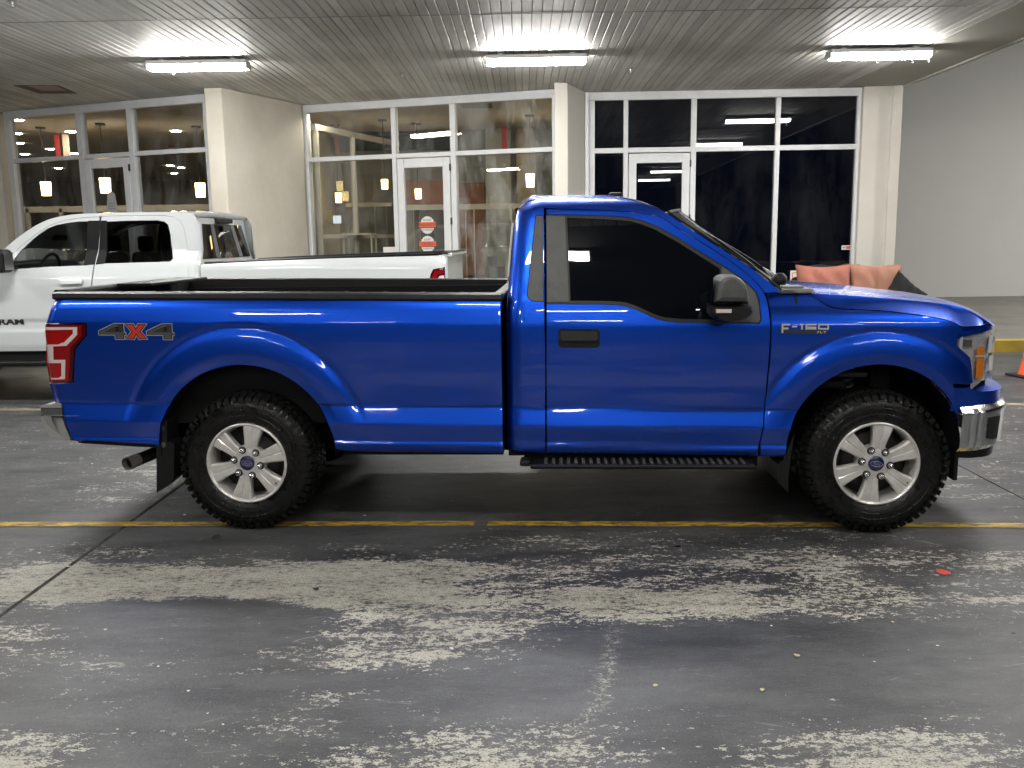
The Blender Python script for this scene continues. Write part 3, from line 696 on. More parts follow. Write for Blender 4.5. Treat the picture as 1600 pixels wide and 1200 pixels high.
def flare(x, z, cx, cz, r, rx, ry, amp=.017):
    dx, dz = x - cx, z - cz; d = np.sqrt(dx * dx + dz * dz) + 1e-6; co, si = dx / d, dz / d
    ro = 1 / np.sqrt((co / rx) ** 2 + (si / ry) ** 2); t = (ro - d) / (ro - r)
    tau = np.clip((t + .02) / .70, 0, 1)
    h = -.006 * sstep(-.20, -.02, t) * (1 - sstep(-.02, .25, t)) + amp * (1 - (1 - tau) ** 1.7) - .011 * np.clip((t - .69) / .31, 0, 1.2)
    return h * sstep(-.16, .05, z - zc(x)) 
RARCH = (.006, .451, .525, .71, .735); FARCH = (3.58, .478, .480, .665, .655)
def XT(z): return np.interp(z, [.45, .76, .87, 1.20, 1.30, 1.37], [-1.10, -1.136, -1.150, -1.150, -1.118, -1.085])
def rnd(d, r): 
    d = np.clip(d, 0, r); return r - np.sqrt(np.maximum(r * r - (r - d) ** 2, 0))
def L_BED(x, z):
    L = np.interp(z - zc(x), *T_BED) + flare(x, z, *RARCH)
    return L - .8 * rnd(x - XT(z), .075) - .5 * rnd(1.507 - x, .012)
def XR(z): return np.interp(z, [.45, 1.3, 1.55, 1.75, 1.83, 1.90], [1.522, 1.530, 1.550, 1.568, 1.585, 1.66])
def L_CAB(x, z):
    return np.interp(z - zc(x), *T_CAB) - .9 * rnd(x - XR(z), .105)
def L_FRT(x, z):
    L = np.interp(z - zc(x), *T_FRT) + flare(x, z, *FARCH)
    return L - .75 * np.maximum(0, x - 3.88) ** 2 - 3. * np.maximum(0, x - 4.06) ** 2

# ---- bed sides
def arc(A, a0, a1, n=40): return [(A[0] + A[2] * math.cos(t), A[1] + A[2] * math.sin(t)) for t in np.linspace(a0, a1, n)]
lipR = arc(RARCH, math.radians(3), math.radians(176), 60)
tail_cut = TP([(135.5, 505), (135.5, 525), (117.5, 545), (114.5, 598.5), (77, 599)], L_BED)
bed = TP([(83, 466.3), (400, 466.3), (700, 469), (786, 470)], L_BED)
bed[-1] = np.array([1.505, bed[-1][1]])
bed += [np.array([1.505, .80]), np.array([1.505, zc(1.5) - .275])] + [np.array([.60, zc(.6) - .275])] + [np.array(p) for p in lipR] + TP([(243, 695), (170, 690.5), (112, 687), (104, 664), (97.5, 640), (97, 630.5), (86, 629)], L_BED)
bed += tail_cut[::-1] + TP([(71.5, 504.5)], L_BED)
bed = [p for p in bed]
xt = [np.array([XT(z) + .002, z]) for z in np.linspace(1.235, 1.34, 8)]
bed += xt
panel('bed_side', bed, L_BED, M_BLUE, TRUCK, step=.0125, inset=.0015)

# ---- tail lights : layered lens
def T_obj(o): return o
tl = TP([(71.5, 505.5), (134.5, 506.5), (134.5, 524.5), (116.5, 544.5), (113.5, 597.5), (78, 597.5), (72, 560)], L_BED)
for o in panel('tail_light', tl, L_BED, M_DARKRED, TRUCK, step=.015, off=.004, inset=.0015): TL = o; 
TLs = [o for o in bpy.data.objects if o.name.startswith('tail_light')]
def lens(name, pts, m, off, holes=()):
    poly = TP(pts, L_BED); hs = [TP(h, L_BED) for h in holes]
    for side, par in zip((0, 1), TLs):
        o = panel(name, poly, L_BED, m, par, holes=hs, step=.012, off=off, flange=.006, both=False)[0]
        if side: o.scale = (1, -1, 1)
lens('red_lens', [(71.5, 507), (128, 508), (128, 524), (111, 542), (108, 595.5), (79, 595.5), (72.5, 560)], M_REDLENS, .006)
lens('white_band', [(72, 510.5), (121.5, 511), (121.5, 523), (105, 540), (84, 541), (84.5, 562), (103, 562), (102.5, 592), (79.5, 592), (78, 588), (97, 588), (97, 567), (86, 567), (79, 567), (73, 540), (82, 536), (101, 535), (115, 521), (115, 515), (72, 515)], M_CLEARLENS, .008)
lens('brake_lens', [(70.8, 516), (112, 517), (112, 522), (99, 535), (92, 538), (73, 537)], M_BRIGHTRED, .0095)
lens('reverse_lens', [(73, 539), (82.5, 540), (84.5, 566), (76, 567)], M_CLEARLENS, .0095)
lens('turn_lens', [(75.5, 569), (95, 569), (96, 587), (94, 590), (79, 589)], M_BRIGHTRED, .0095)

# ---- bed rail caps, tailgate, bed interior
def sweep_x(name, prof, x0, x1, m, parent, n=14, dz=lambda x: -RAKE * x, mirror=True, smooth=False):
    for sd in ((1, -1) if mirror else (1,)):
        b = MB(); P = []
        for x in np.linspace(x0, x1, n): P.append([(x, sd * y, z + dz(x)) for y, z in prof])
        b.grid(P)
        k = len(prof); b.f.append(tuple(range(k))); b.m.append(0); b.f.append(tuple(range((n - 1) * k, n * k))[::-1]); b.m.append(0)
        b.obj(name, m, parent, auto=.5)
zr = .743 + .607
sweep_x('rail_cap', [(-.948, zr - .004), (-.952, zr + .006), (-.947, zr + .028), (-.930, zr + .036), (-.86, zr + .037), (-.845, zr + .030), (-.842, zr - .05), (-.86, zr - .05), (-.86, zr + .01), (-.92, zr - .01), (-.948, zr - .004)], -1.085, 1.505, M_TRIM, TRUCK)
# inner walls of the bed with stake pockets and pressed ribs
for sd in (1, -1):
    b = MB(); yw = .80
    b.box((-1.06, sd * yw - .012, .80), (1.49, sd * yw + .012, zr - .02 - RAKE * .3))
    b.obj('bed_wall', M_BEDLINER, TRUCK)
    for i, x in enumerate(np.linspace(-.95, 1.38, 9)):
        MB().box((x - .018, sd * yw - sd * .060 - .02, .85), (x + .012, sd * yw - sd * .01 + .01, zr - .055 - RAKE * x), ch=.004).obj('rib', M_BEDLINER, TRUCK)
    for zz in (zr - .075, zr - .20):
        b = MB(); b.box((-1.04, sd * yw - sd * .03 - .014, zz - .012), (1.48, sd * yw - sd * .03 + .014, zz + .012), ch=.004); o = b.obj('rail_rib', M_BEDLINER, TRUCK); o.rotation_euler = (0, RAKE, 0)
MB().box((-1.08, -.80, .77), (1.5, .80, .80)).obj('bed_floor', M_BEDLINER, TRUCK)
b = MB(); b.box((1.455, -.84, .80), (1.50, .84, zr - RAKE * 1.5 - .005), ch=.01); b.obj('bed_front_wall', M_BEDLINER, TRUCK)
b = MB(); b.box((1.43, -.93, zr - .03 - RAKE * 1.5), (1.505, .93, zr + .018 - RAKE * 1.5), ch=.012); b.obj('bed_front_cap', M_TRIM, TRUCK)
# tailgate
b = MB(); P = []
for y in np.linspace(-.80, .80, 21):
    c = .012 * (1 - (y / .8) ** 2)
    P.append([(-1.055, y, .80), (-1.118 - c, y, .80), (-1.150 - c, y, .90), (-1.155 - c, y, 1.15), (-1.135 - c, y, 1.30), (-1.115 - c, y, 1.362)])
b.grid(P); b.obj('tailgate', M_BLUE, TRUCK, auto=.5)
b = MB(); P = []
for y in np.linspace(-.86, .86, 13): P.append([(-1.118, y, 1.355), (-1.128, y, 1.395), (-1.118, y, 1.408), (-1.04, y, 1.408), (-1.03, y, 1.395), (-1.035, y, 1.34)])
b.grid(P); b.obj('tailgate_cap', M_TRIM, TRUCK, auto=.5)
MB().box((-1.05, -.80, .80), (-1.03, .80, 1.37)).obj('tailgate_inner', M_BEDLINER, TRUCK)
MB().box((-1.03, -.30, 1.398), (-.80, .62, 1.418), ch=.005).obj('tailgate_step_plate', M_TRIM, TRUCK)

# ---- cab side (rear quarter, roof rail and windscreen pillar in one pressing)
cut_top = [(850.0, 325.2), (915, 327.5), (980, 330.5), (1005, 333.6), (1030, 338), (1045, 346.5), (1060, 357), (1105, 384), (1135, 403.5), (1160, 422), (1180, 439.5), (1190, 451), (1194.5, 458)]
ws_line = [(1043.5, 334), (1075, 355.5), (1120, 384), (1175.5, 420), (1219, 455)]
roof_px = [(1043.5, 334), (1036, 326), (1022, 319.5), (1000, 315), (980, 313.2), (940, 312), (892, 311.4), (850, 311.6)]
cabrear = [np.array([float(XR(z)) + .002, z]) for z in np.concatenate([np.linspace(.468, 1.80, 24), [1.83, 1.86, 1.878]])]
def clampS(P, smax): return [np.array([p[0], min(p[1], zc(p[0]) + smax)]) for p in P]
cab = [np.array([1.745, zc(1.745) - .275])] + TP([(852, 560), (850.5, 473)], L_CAB) + TP(smooth_curve(cut_top, 3), L_CAB) + TP([(1219, 456.5)], L_CAB) + TP(smooth_curve(ws_line, 3)[::-1], L_CAB)
def ROOFZ(x): return np.minimum(zc(x) + 1.172, np.interp(x, [1.5, 2.10, 2.20, 2.28, 2.34, 2.39, 2.425], [1.95, 1.889, 1.880, 1.866, 1.850, 1.830, 1.806]))
cab += [np.array([x, float(ROOFZ(x))]) for x in (2.415, 2.39, 2.36, 2.32, 2.28, 2.22, 2.16, 2.08, 2.0, 1.9, 1.8, 1.72)]
cab += cabrear[::-1]
appl_cab = TP([(837, 336), (848.5, 336.5), (849, 471.5), (831, 470.5), (825, 466), (823.5, 459)], L_CAB)
CABP = panel('cab_side', cab, L_CAB, M_BLUE, TRUCK, step=.022, inset=.0015, holes=[appl_cab])
panel('pillar_trim', appl_cab, L_CAB, M_GREYTRIM, TRUCK, step=.03, off=-.004, inset=.002)

# ---- door
opening_low = [(854, 474.5), (889, 475), (940, 475.3), (967, 476.5), (980, 479), (992, 483), (1005, 488.5), (1017, 494), (1028, 498.5), (1039, 501.5), (1061, 503.8), (1108, 504.8), (1150, 505.5), (1186, 505.5)]
opening_up = [(1189.5, 500), (1188, 485), (1186.5, 471), (1181, 456), (1169, 443.5), (1151, 429.5), (1127, 413.5), (1092, 392.5), (1060, 372), (1045, 363.5), (1025, 353), (1005, 345), (986, 340.3), (967, 338.3), (925, 336.4), (883, 335.2), (854, 334.8)]
door = TP([(853, 326)] + smooth_curve(cut_top[1:-1], 3), L_CAB) + TP([(1197, 463.5), (1200.5, 480), (1203.5, 502), (1203.5, 530), (1202, 556), (1197, 610), (1193, 660), (1187, 690), (1184, 705)], L_CAB)
door += [np.array([2.95, zc(2.95) - .268]), np.array([1.752, zc(1.752) - .268])] + TP([(853.5, 560)], L_CAB) + TP(opening_low, L_CAB) + TP(opening_up, L_CAB)
DOOR = panel('door', door, L_CAB, M_BLUE, TRUCK, step=.022, inset=.0022)
def on_door(name, pts, m, off, holes=(), step=.03, flange=.01, lab=None):
    poly = TP(pts, L_CAB)
    for i, d in enumerate(DOOR):
        o = panel(name, poly, L_CAB, m, d, holes=[TP(h, L_CAB) for h in holes], step=step, off=off, flange=flange, both=False)[0]
        if i: o.scale = (1, -1, 1)
        if lab: o['label'] = lab
glass_px = [(886, 340.5), (925, 341.8), (967, 343.8), (986, 346), (1003, 350.5), (1023, 358.5), (1043, 369.5), (1060, 379), (1090, 398), (1125, 420), (1124, 499.5), (1062, 498.5), (1040, 496.3), (1029, 493.5), (1018, 489), (1005, 483), (993, 477.5), (980, 473.5), (967, 471.3), (940, 470.3), (891.5, 470)]
on_door('window_seal', opening_low + opening_up, M_RUBBER, -.006, [glass_px])
on_door('window', glass_px, M_TINT, -.010, step=.04, lab='black tinted side window')
on_door('door_pillar_trim', [(853.5, 336.8), (882.5, 338), (889, 471.5), (855, 472.5)], M_GREYTRIM, -.003)
on_door('mirror_sail', [(1128, 416.5), (1151, 431.5), (1169, 445.5), (1180, 457), (1185, 471.5), (1187, 486), (1188, 500), (1186, 503.8), (1128, 502.3)], M_GREYTRIM, -.003)
# door handle: recessed cup with paddle
on_door('handle_cup', [(872, 517), (876, 514), (934, 514.5), (937.5, 518), (937, 540), (933, 543.5), (877, 543.5), (872.5, 540)], M_TRIM, .001)
on_door('handle', [(876, 517), (933, 517.5), (934, 529), (930, 532), (880, 532), (876, 528)], M_HANDLE, .016, flange=.014)

# ---- roof
def roof():
    rows = []
    for x in np.linspace(1.66, 2.425, 26):
        zt = float(ROOFZ(x)) - .001
        y0 = float(L_CAB(np.array([x]), np.array([zt]))[0]) - .0005
        fr = (x - 1.66) / .765
        row = []
        for t in np.linspace(-1, 1, 31):
            u = abs(t); zz = zt + (.046 * (1 - u ** 2.4) * (1 - .55 * fr ** 6))
            row.append((x, t * y0, zz))
        rows.append(row)
    # roll down at the back
    first = rows[0]
    r0 = []
    for (x, y, z) in first:
        r0.append((1.60, y * .985, z - .028))
    r1 = [(1.578, y * .975, z - .07) for (x, y, z) in first]
    b = MB(); b.grid([r1, r0] + rows); return b.obj('roof', M_BLUE, TRUCK, smooth=True)
ROOF = roof()
# back wall of the cab with window
b = MB(); P = []
for z in np.linspace(.50, 1.86, 20):
    xr = float(XR(z)) + .004; y0 = float(L_CAB(np.array([xr]), np.array([z]))[0]); P.append([(xr - .03 * (1 - (t) ** 2) - .002, t * y0, z) for t in np.linspace(-1, 1, 15)])
b.grid(P); BACK = b.obj('cab_back', M_BLUE, TRUCK, smooth=True)
b = MB(); P = []
for z in np.linspace(1.40, 1.77, 8):
    xr = float(XR(z)) + .004; y0 = .66 - .12 * (z - 1.4); P.append([(xr - .03 * (1 - (t * .75) ** 2) - .010, t * y0, z) for t in np.linspace(-1, 1, 15)])
b.grid(P); b.obj('rear_window', M_TINT, BACK, smooth=True)
MB().box((1.545, -.14, 1.825), (1.60, .14, 1.862), ch=.008).obj('high_brake_light', M_DARKRED, TRUCK)
# windscreen
wl = [T_on(a, b_, L_CAB) for a, b_ in smooth_curve(ws_line, 4)]
P = []
for q in wl:
    y0 = float(L_CAB(np.array([q[0]]), np.array([q[1]]))[0]) - .004; P.append([(q[0] + .16 * (1 - t * t) * .9 + .004, t * y0, q[1] + .028 * (1 - t * t) + .004) for t in np.linspace(-1, 1, 25)])
M_WIND = glass_mat('windscreen_glass', (.30, .33, .33), 1.4, .05, 4)
b = MB(); b.grid(P); WIND = b.obj('windscreen', M_WIND, TRUCK, smooth=True)
for sd in (0, -1):
    b = MB(); b.tube([(p[sd][0] + .004, p[sd][1], p[sd][2] + .003) for p in P], .006, 6); b.obj('windscreen_seal', M_RUBBER, WIND)
b = MB(); b.tube([(p[0] + .0, p[1], p[2] + .006) for p in P[0]], .009, 6); b.obj('windscreen_seal', M_RUBBER, WIND)
MB().box((1.0 + .98, -.03, 0), (2.06, .03, .028), ch=.01).obj('antenna_fin', M_TRIM, ROOF).location = (.17, 0, 1.925)
# cab interior, seen through the windscreen
b = MB(); b.box((2.60, -.78, .9), (3.02, .78, 1.29), ch=.05); b.obj('dashboard', M_UNDER, TRUCK)
for y in (-.42, .42):
    b = MB(); b.box((1.62, y - .27, .8), (1.80, y + .27, 1.52), ch=.06); b.box((1.65, y - .13, 1.52), (1.76, y + .13, 1.70), ch=.04); b.box((1.7, y - .27, .75), (2.25, y + .27, .95), ch=.05); b.obj('seat', M_UNDER, TRUCK)
MB().box((1.56, -.80, .50), (3.05, .80, .56)).obj('cab_floor', M_UNDER, TRUCK)

# ---- front wing
lipF = arc(FARCH, math.radians(18.5), math.radians(184), 60)
hood_seam = [(1265, 460), (1275, 466), (1284, 472.8), (1296, 479), (1306, 481.5), (1318, 483), (1350, 484.5), (1390, 487), (1440, 493), (1482, 501), (1503, 511)]
wing = TP([(1199, 459.5), (1205, 458.5), (1240, 458.2)] + smooth_curve(hood_seam, 3), L_FRT) + TP([(1508, 521), (1501, 522.5), (1496, 527), (1495.5, 540), (1516, 558), (1519, 575), (1521, 599.5), (1490, 600.5)], L_FRT)
wing += [np.array(p) for p in lipF] + [np.array([3.08, zc(3.08) - .275]), np.array([2.957, zc(2.957) - .275])] + TP([(1188, 690), (1194, 660), (1198, 610), (1203.5, 556), (1205, 530), (1205, 502), (1202, 480)], L_FRT)
panel('front_wing', wing, L_FRT, M_BLUE, TRUCK, step=.0125, inset=.0022)
# ---- hood
seam_c = [T_on(a, b_, L_FRT) for a, b_ in smooth_curve(hood_seam, 5)]
sx = np.array([q[0] for q in seam_c]); sz = np.array([q[1] for q in seam_c]); o_ = np.argsort(sx); sx, sz = sx[o_], sz[o_]
ex = np.array([3.06, 3.4, 3.70, 3.86, 4.0, 4.09, 4.16]); ez = np.array([1.353, 1.334, 1.308, 1.290, 1.273, 1.262, 1.254])
PATH = np.array([(3.90, -.962), (4.0, -.948), (4.08, -.930), (4.15, -.905), (4.205, -.872), (4.25, -.825), (4.285, -.76), (4.325, -.62), (4.36, -.42), (4.38, -.2), (4.386, 0)])
PATHF = np.array(smooth_curve(PATH, 8))
def nose_x(y): return np.interp(abs(y), PATHF[::-1, 1] * -1, PATHF[::-1, 0])
def hood():
    ts = np.concatenate([np.linspace(-1, -.90, 12), np.linspace(-.88, -.6, 8), np.linspace(-.55, 0, 9)]); ts = np.concatenate([ts, -ts[:-1][::-1]])
    rows = []
    for u in np.concatenate([np.linspace(0, .74, 26), np.linspace(.76, .95, 12), np.linspace(.96, 1.0, 6)]):
        row = []
        for t in ts:
            a = abs(t)
            # lateral layout: a in .9..1 is the folded side wall, below is the top skin
            yl0 = .868
            y_top = yl0 * min(a, .9) / .9
            xf = float(nose_x(y_top * .97)) - .012
            xr_ = 3.075 + .10 * (1 - (y_top / .87) ** 2) if a < .9 else 3.075 + (a - .9) / .1 * .125
            x = xr_ + (xf - xr_) * u
            ze = float(np.interp(x, ex, ez))
            zed = ze
            bulge = .010 * sstep(.80, .60, np.array(a)) + .016 * (1 - (min(a, .9) / .9) ** 2)
            nosef = max(0, (u - .74) / .26)
            drop = .118 * nosef ** 2.6
            if a <= .9:
                z = zed + float(bulge) * (1 - .55 * nosef) - drop * (1 - .15 * (a / .9) ** 2)
                y = y_top
            else:
                k = (a - .9) / .1
                zs = float(np.interp(x, sx, sz)) + .003
                z0 = zed - drop * .85
                z = z0 + (min(zs, z0) - z0) * k
                yk = float(L_FRT(np.array([x]), np.array([max(z, zs)]))[0]) if nosef <= 0 else None
                ys = float(L_FRT(np.array([x]), np.array([zs]))[0])
                y = yl0 + (ys - yl0) * (k ** 1.25)
            row.append((x, math.copysign(y, t) if t else 0., z))
        rows.append(row)
    b = MB(); b.grid(rows); return b.obj('hood', M_BLUE, TRUCK, auto=.55)
HOOD = hood()
# cowl and wiper
b = MB(); P = []
for y in np.linspace(-.90, .90, 25):
    k = 1 - (y / .9) ** 2; P.append([(3.045 + .12 * k, y, 1.352 + .022 * k), (3.075 + .115 * k, y, 1.368 + .022 * k), (3.115 + .10 * k, y, 1.362 + .022 * k), (3.16 + .09 * k, y, 1.345 + .02 * k)])
b.grid(P); COWL = b.obj('cowl_panel', M_COWL, TRUCK, smooth=True)
b = MB(); b.box((3.05, -.885, 1.345), (3.24, -.70, 1.372), ch=.008); b.box((3.08, -.87, 1.372), (3.19, -.74, 1.386), ch=.006); b.obj('cowl_grille', M_COWL, TRUCK)
b = MB(); b.lathe([(.001, .05), (.025, .048), (.042, .03), (.046, 0), (.03, -.03)], 'z', 16, c=(3.10, -.66, 1.40)); b.tube([(3.10, -.66, 1.42), (3.05, -.45, 1.47), (2.98, -.1, 1.50)], .010, 6); b.tube([(2.99, -.55, 1.475), (2.975, 0, 1.505), (2.975, .3, 1.505)], .008, 6); b.obj('wiper', M_TRIM, TRUCK, auto=.7)
# washer / antenna base slot on the wing
panel('wing_marker', TP([(1240, 462), (1244, 461), (1246, 468), (1245, 475), (1242, 474)], L_FRT), L_FRT, M_TRIM, TRUCK, step=.02, off=.003, flange=.004)

# ---- wrap-around nose pieces follow the plan PATH
PF = PATHF; seg = np.concatenate([[0], np.cumsum(np.linalg.norm(np.diff(PF, axis=0), axis=1))]); PLEN = seg[-1]
tng = np.gradient(PF, axis=0); tng /= np.linalg.norm(tng, axis=1)[:, None]; nrmP = np.stack([-tng[:, 1], tng[:, 0]], 1)
nrmP = np.where((nrmP[:, :1] * 1 + nrmP[:, 1:] * -.6) > 0, nrmP, -nrmP)
def wrap_pt(d, off, z):
    """d = distance along the plan from the side towards the centre line"""
    px_ = np.interp(d, seg, PF[:, 0]); py_ = np.interp(d, seg, PF[:, 1]); nx = np.interp(d, seg, nrmP[:, 0]); ny = np.interp(d, seg, nrmP[:, 1])
    return (px_ + nx * off, py_ + ny * off, z)
def wrap(name, ds, zlo, zhi, off, m, parent, nz=12, full=True, auto=.5, ends=True):
    def row(d, sgn):
        r = []
        for v in np.linspace(0, 1, nz):
            z = zlo(d) + (zhi(d) - zlo(d)) * v; x, y, z = wrap_pt(d, off(d, z), z); r.append((x, y * sgn, z))
        return r
    objs = []
    if full:
        b = MB(); b.grid([row(d, 1) for d in ds] + [row(d, -1) for d in ds[::-1]][1:]); objs.append(b.obj(name, m, parent, auto=auto))
    else:
        for sg_ in (1, -1):
            b = MB(); b.grid([row(d, sg_) for d in ds]); objs.append(b.obj(name, m, parent, auto=auto))
    return objs
def d_of_x(x): return float(np.interp(x, PF[:, 0], seg))
D_ = np.linspace
def hz_lo(d): 
    x = np.interp(d, seg, PF[:, 0]); return float(np.interp(x, [4.015, 4.03, 4.105, 4.118, 4.20, 4.5], [1.035, 1.02, .945, .800, .845, .86]))
def hz_hi(d):
    x = np.interp(d, seg, PF[:, 0]); return float(np.interp(x, [4.015, 4.03, 4.20, 4.5], [1.09, 1.104, 1.132, 1.135]))
wrap('nose_panel', D_(d_of_x(4.0), PLEN, 40), lambda d: hz_hi(d) - .004, lambda d: 1.165 - .03 * max(0, 1 - d / .25), lambda d, z: -.006 - .25 * max(0, z - 1.12), M_BLUE, TRUCK, 6)
# blue filler above the bumper (wraps forward under the lamp)
def nf_hi(d): return float(np.interp(np.interp(d, seg, PF[:, 0]), [4.0, 4.09, 4.125, 4.6], [.822, .818, .800, .802]))
def nf_off(d, z): return float(.008 + .050 * sstep(.10, .34, np.array(d)) * (1 - 1.2 * abs(z - .73)))
wrap('nose_filler', D_(d_of_x(3.985), PLEN, 50), lambda d: .690, nf_hi, nf_off, M_BLUE, TRUCK, 10)
b = MB(); P = []
for sgn, dd in ((1, D_(d_of_x(3.985), PLEN, 40)), (-1, D_(PLEN, d_of_x(3.985), 40)[1:])):
    for d in dd:
        z = nf_hi(d); p = wrap_pt(d, nf_off(d, z), z); q = wrap_pt(d, -.06, z + .012); P.append([(p[0], p[1] * sgn, p[2]), (q[0], q[1] * sgn, q[2])])
b.grid(P); b.obj('nose_shelf', M_BLUE, TRUCK, smooth=True)
# chrome bumper
def bump_off(d, z):
    zl, zh = bzlo(d), bzhi(d); t = (z - zl) / (zh - zl)
    rib = .007 * float(np.exp(-((d - .205) / .009) ** 2) + np.exp(-((d - .238) / .009) ** 2))
    return float(.020 + .050 * sstep(.05, .36, np.array(d)) + .016 * t - .030 * sstep(.86, 1.0, np.array(t)) - .022 * sstep(.10, .0, np.array(t))) + rib * (1 if t < .9 else 0)
def bzlo(d): return float(.462 + .035 * sstep(.15, .55, np.array(d)))
def bzhi(d): return float(.712 + .030 * sstep(.1, .40, np.array(d)))
BUMPER = wrap('front_bumper', np.concatenate([D_(d_of_x(4.035), .46, 60), D_(.47, PLEN, 40)]), bzlo, bzhi, bump_off, M_CHROME, TRUCK, 22, auto=.6)[0]
# top shelf of the bumper
b = MB(); P = []
for sgn, dd in ((1, D_(d_of_x(4.035), PLEN, 40)), (-1, D_(PLEN, d_of_x(4.035), 40)[1:])):
    for d in dd:
        p = wrap_pt(d, bump_off(d, bzhi(d)), bzhi(d)); q = wrap_pt(d, -.01, bzhi(d) + .004); P.append([(p[0], p[1] * sgn, p[2]), (q[0], q[1] * sgn, q[2])])
b.grid(P); b.obj('bumper_top', M_CHROME, BUMPER, smooth=True)
# fog lamp recess
wrap('fog_lamp_recess', D_(.268, .335, 6), lambda d: .530 + .25 * max(0, (.30 - d)), lambda d: .655 + .1 * (d - .268), lambda d, z: bump_off(d, z) + .004, M_BLACK, BUMPER, 6, full=False)
# lower valance and air dam
wrap('valance', D_(d_of_x(4.05), PLEN, 40), lambda d: .42, lambda d: bzlo(d) + .004, lambda d, z: bump_off(d, bzlo(d)) - .012 - .10 * max(0, .47 - z), M_TRIM, TRUCK, 5)
for sd in (-1, 1):
    b = MB(); b.box((4.05, sd * .80 - .10, .28), (4.075, sd * .80 + .10, .47), ch=.006); b.obj('air_deflector', M_TRIM, TRUCK)
# headlamp : bowl, amber reflector, clear lens
d0, d1 = d_of_x(4.018), d_of_x(4.275)
HL = wrap('headlight', D_(d0, d1, 30), hz_lo, hz_hi, lambda d, z: -.022, M_HEADBACK, TRUCK, 12, full=False, auto=.4)
da, db = d_of_x(4.135), d_of_x(4.185)
def child_wrap(name, ds, zlo, zhi, off, m, parts):
    os_ = wrap(name, ds, zlo, zhi, off, m, TRUCK, 6, full=False)
    for o, p in zip(os_, parts): o.parent = p
    return os_
child_wrap('amber_reflector', D_(da, db, 6), lambda d: .865, lambda d: .985, lambda d, z: -.006, M_AMBER, HL)
child_wrap('amber_reflector', D_(da - .006, db - .006, 6), lambda d: .994, lambda d: 1.042, lambda d, z: -.004, M_AMBER, HL)
child_wrap('chrome_divider', D_(da - .02, db + .03, 6), lambda d: .985, lambda d: .995, lambda d, z: .001, M_SILVER, HL)
child_wrap('lamp_bezel', D_(d0 + .002, d0 + .02, 4), lambda d: hz_lo(d) + .004, lambda d: hz_hi(d) - .002, lambda d, z: -.003, M_SILVER, HL)
child_wrap('reflector_bowl', D_(d_of_x(4.215), d1 - .01, 6), lambda d: .90, lambda d: .985, lambda d, z: .002, M_SILVER, HL)
child_wrap('reflector_bowl', D_(d_of_x(4.215), d1 - .01, 6), lambda d: 1.0, lambda d: 1.10, lambda d, z: -.006, M_SILVER, HL)
child_wrap('dark_inlay', D_(d_of_x(4.045), d_of_x(4.10), 6), lambda d: 1.045, lambda d: 1.085, lambda d, z: -.010, M_GREYTRIM, HL)
child_wrap('lens', D_(d0, d1, 24), hz_lo, hz_hi, lambda d, z: .008, M_LENS, HL)
# grille between the lamps
wrap('grille', D_(d_of_x(4.27), PLEN, 16), lambda d: .80, lambda d: 1.13, lambda d, z: -.03, M_BLACK, TRUCK, 6)
for z in (.86, .96, 1.06): wrap('grille_bar', D_(d_of_x(4.272), PLEN, 16), lambda d: z - .02, lambda d: z + .02, lambda d, zz: .004, M_CHROME, TRUCK, 4)

# ---- rear bumper
b = MB(); P = []
prof = [(-1.105, .520), (-1.175, .545), (-1.222, .62), (-1.232, .665)]
def rb(name, zs, m, inset=0.):
    rows = []
    ys = np.concatenate([np.linspace(-.985, -.90, 8), np.linspace(-.86, .86, 14), np.linspace(.90, .985, 8)])
    for y in ys:
        k = rnd(.985 - abs(y), .10) * 1.0
        rows.append([(x + k * .9 - inset, y * (1 - .02 * (z < .58)), z) for x, z in zs])
    bb = MB(); bb.grid(rows); n = len(zs); 
    return bb
b = rb('', [(-1.02, .535), (-1.085, .525), (-1.15, .535), (-1.20, .575), (-1.228, .655), (-1.228, .680), (-1.05, .682)], None)
# close the ends with a side plate reaching forward to the bed
RB = b.obj('rear_bumper', M_DULLCHROME, TRUCK, auto=.6)
for sd in (-1, 1):
    pl = [T_lat(*q, -.96) for q in ((64.5, 651), (97.5, 652.5), (103, 668), (110, 687), (96, 688), (80, 684), (70, 672))]
    bb = MB(); bb.prism([tuple(q) for q in pl], -.962, -.93, lambda u, v, t: (u, -sd * t * -1 * -1 if False else sd * abs(t), v)); bb.obj('bumper_end', M_DULLCHROME, RB)
    pl = [T_lat(*q, -.96) for q in ((63.5, 637), (96.5, 637), (97.5, 651), (64, 650))]
    bb = MB(); bb.prism([tuple(q) for q in pl], -.958, -.90, lambda u, v, t: (u, sd * abs(t), v)); bb.obj('bumper_band', M_GREYTRIM, RB)
    pl = [T_lat(*q, -.96) for q in ((63, 634.5), (72, 632), (82, 631.5), (88, 628.5), (96, 631), (96.5, 637), (63.5, 637))]
    bb = MB(); bb.prism([tuple(q) for q in pl], -.964, -.86, lambda u, v, t: (u, sd * abs(t), v)); bb.obj('bumper_step', M_DULLCHROME, RB)
MB().box((-1.225, -.86, .683), (-1.05, .86, .735), ch=.01).obj('bumper_tread', M_GREYTRIM, RB)

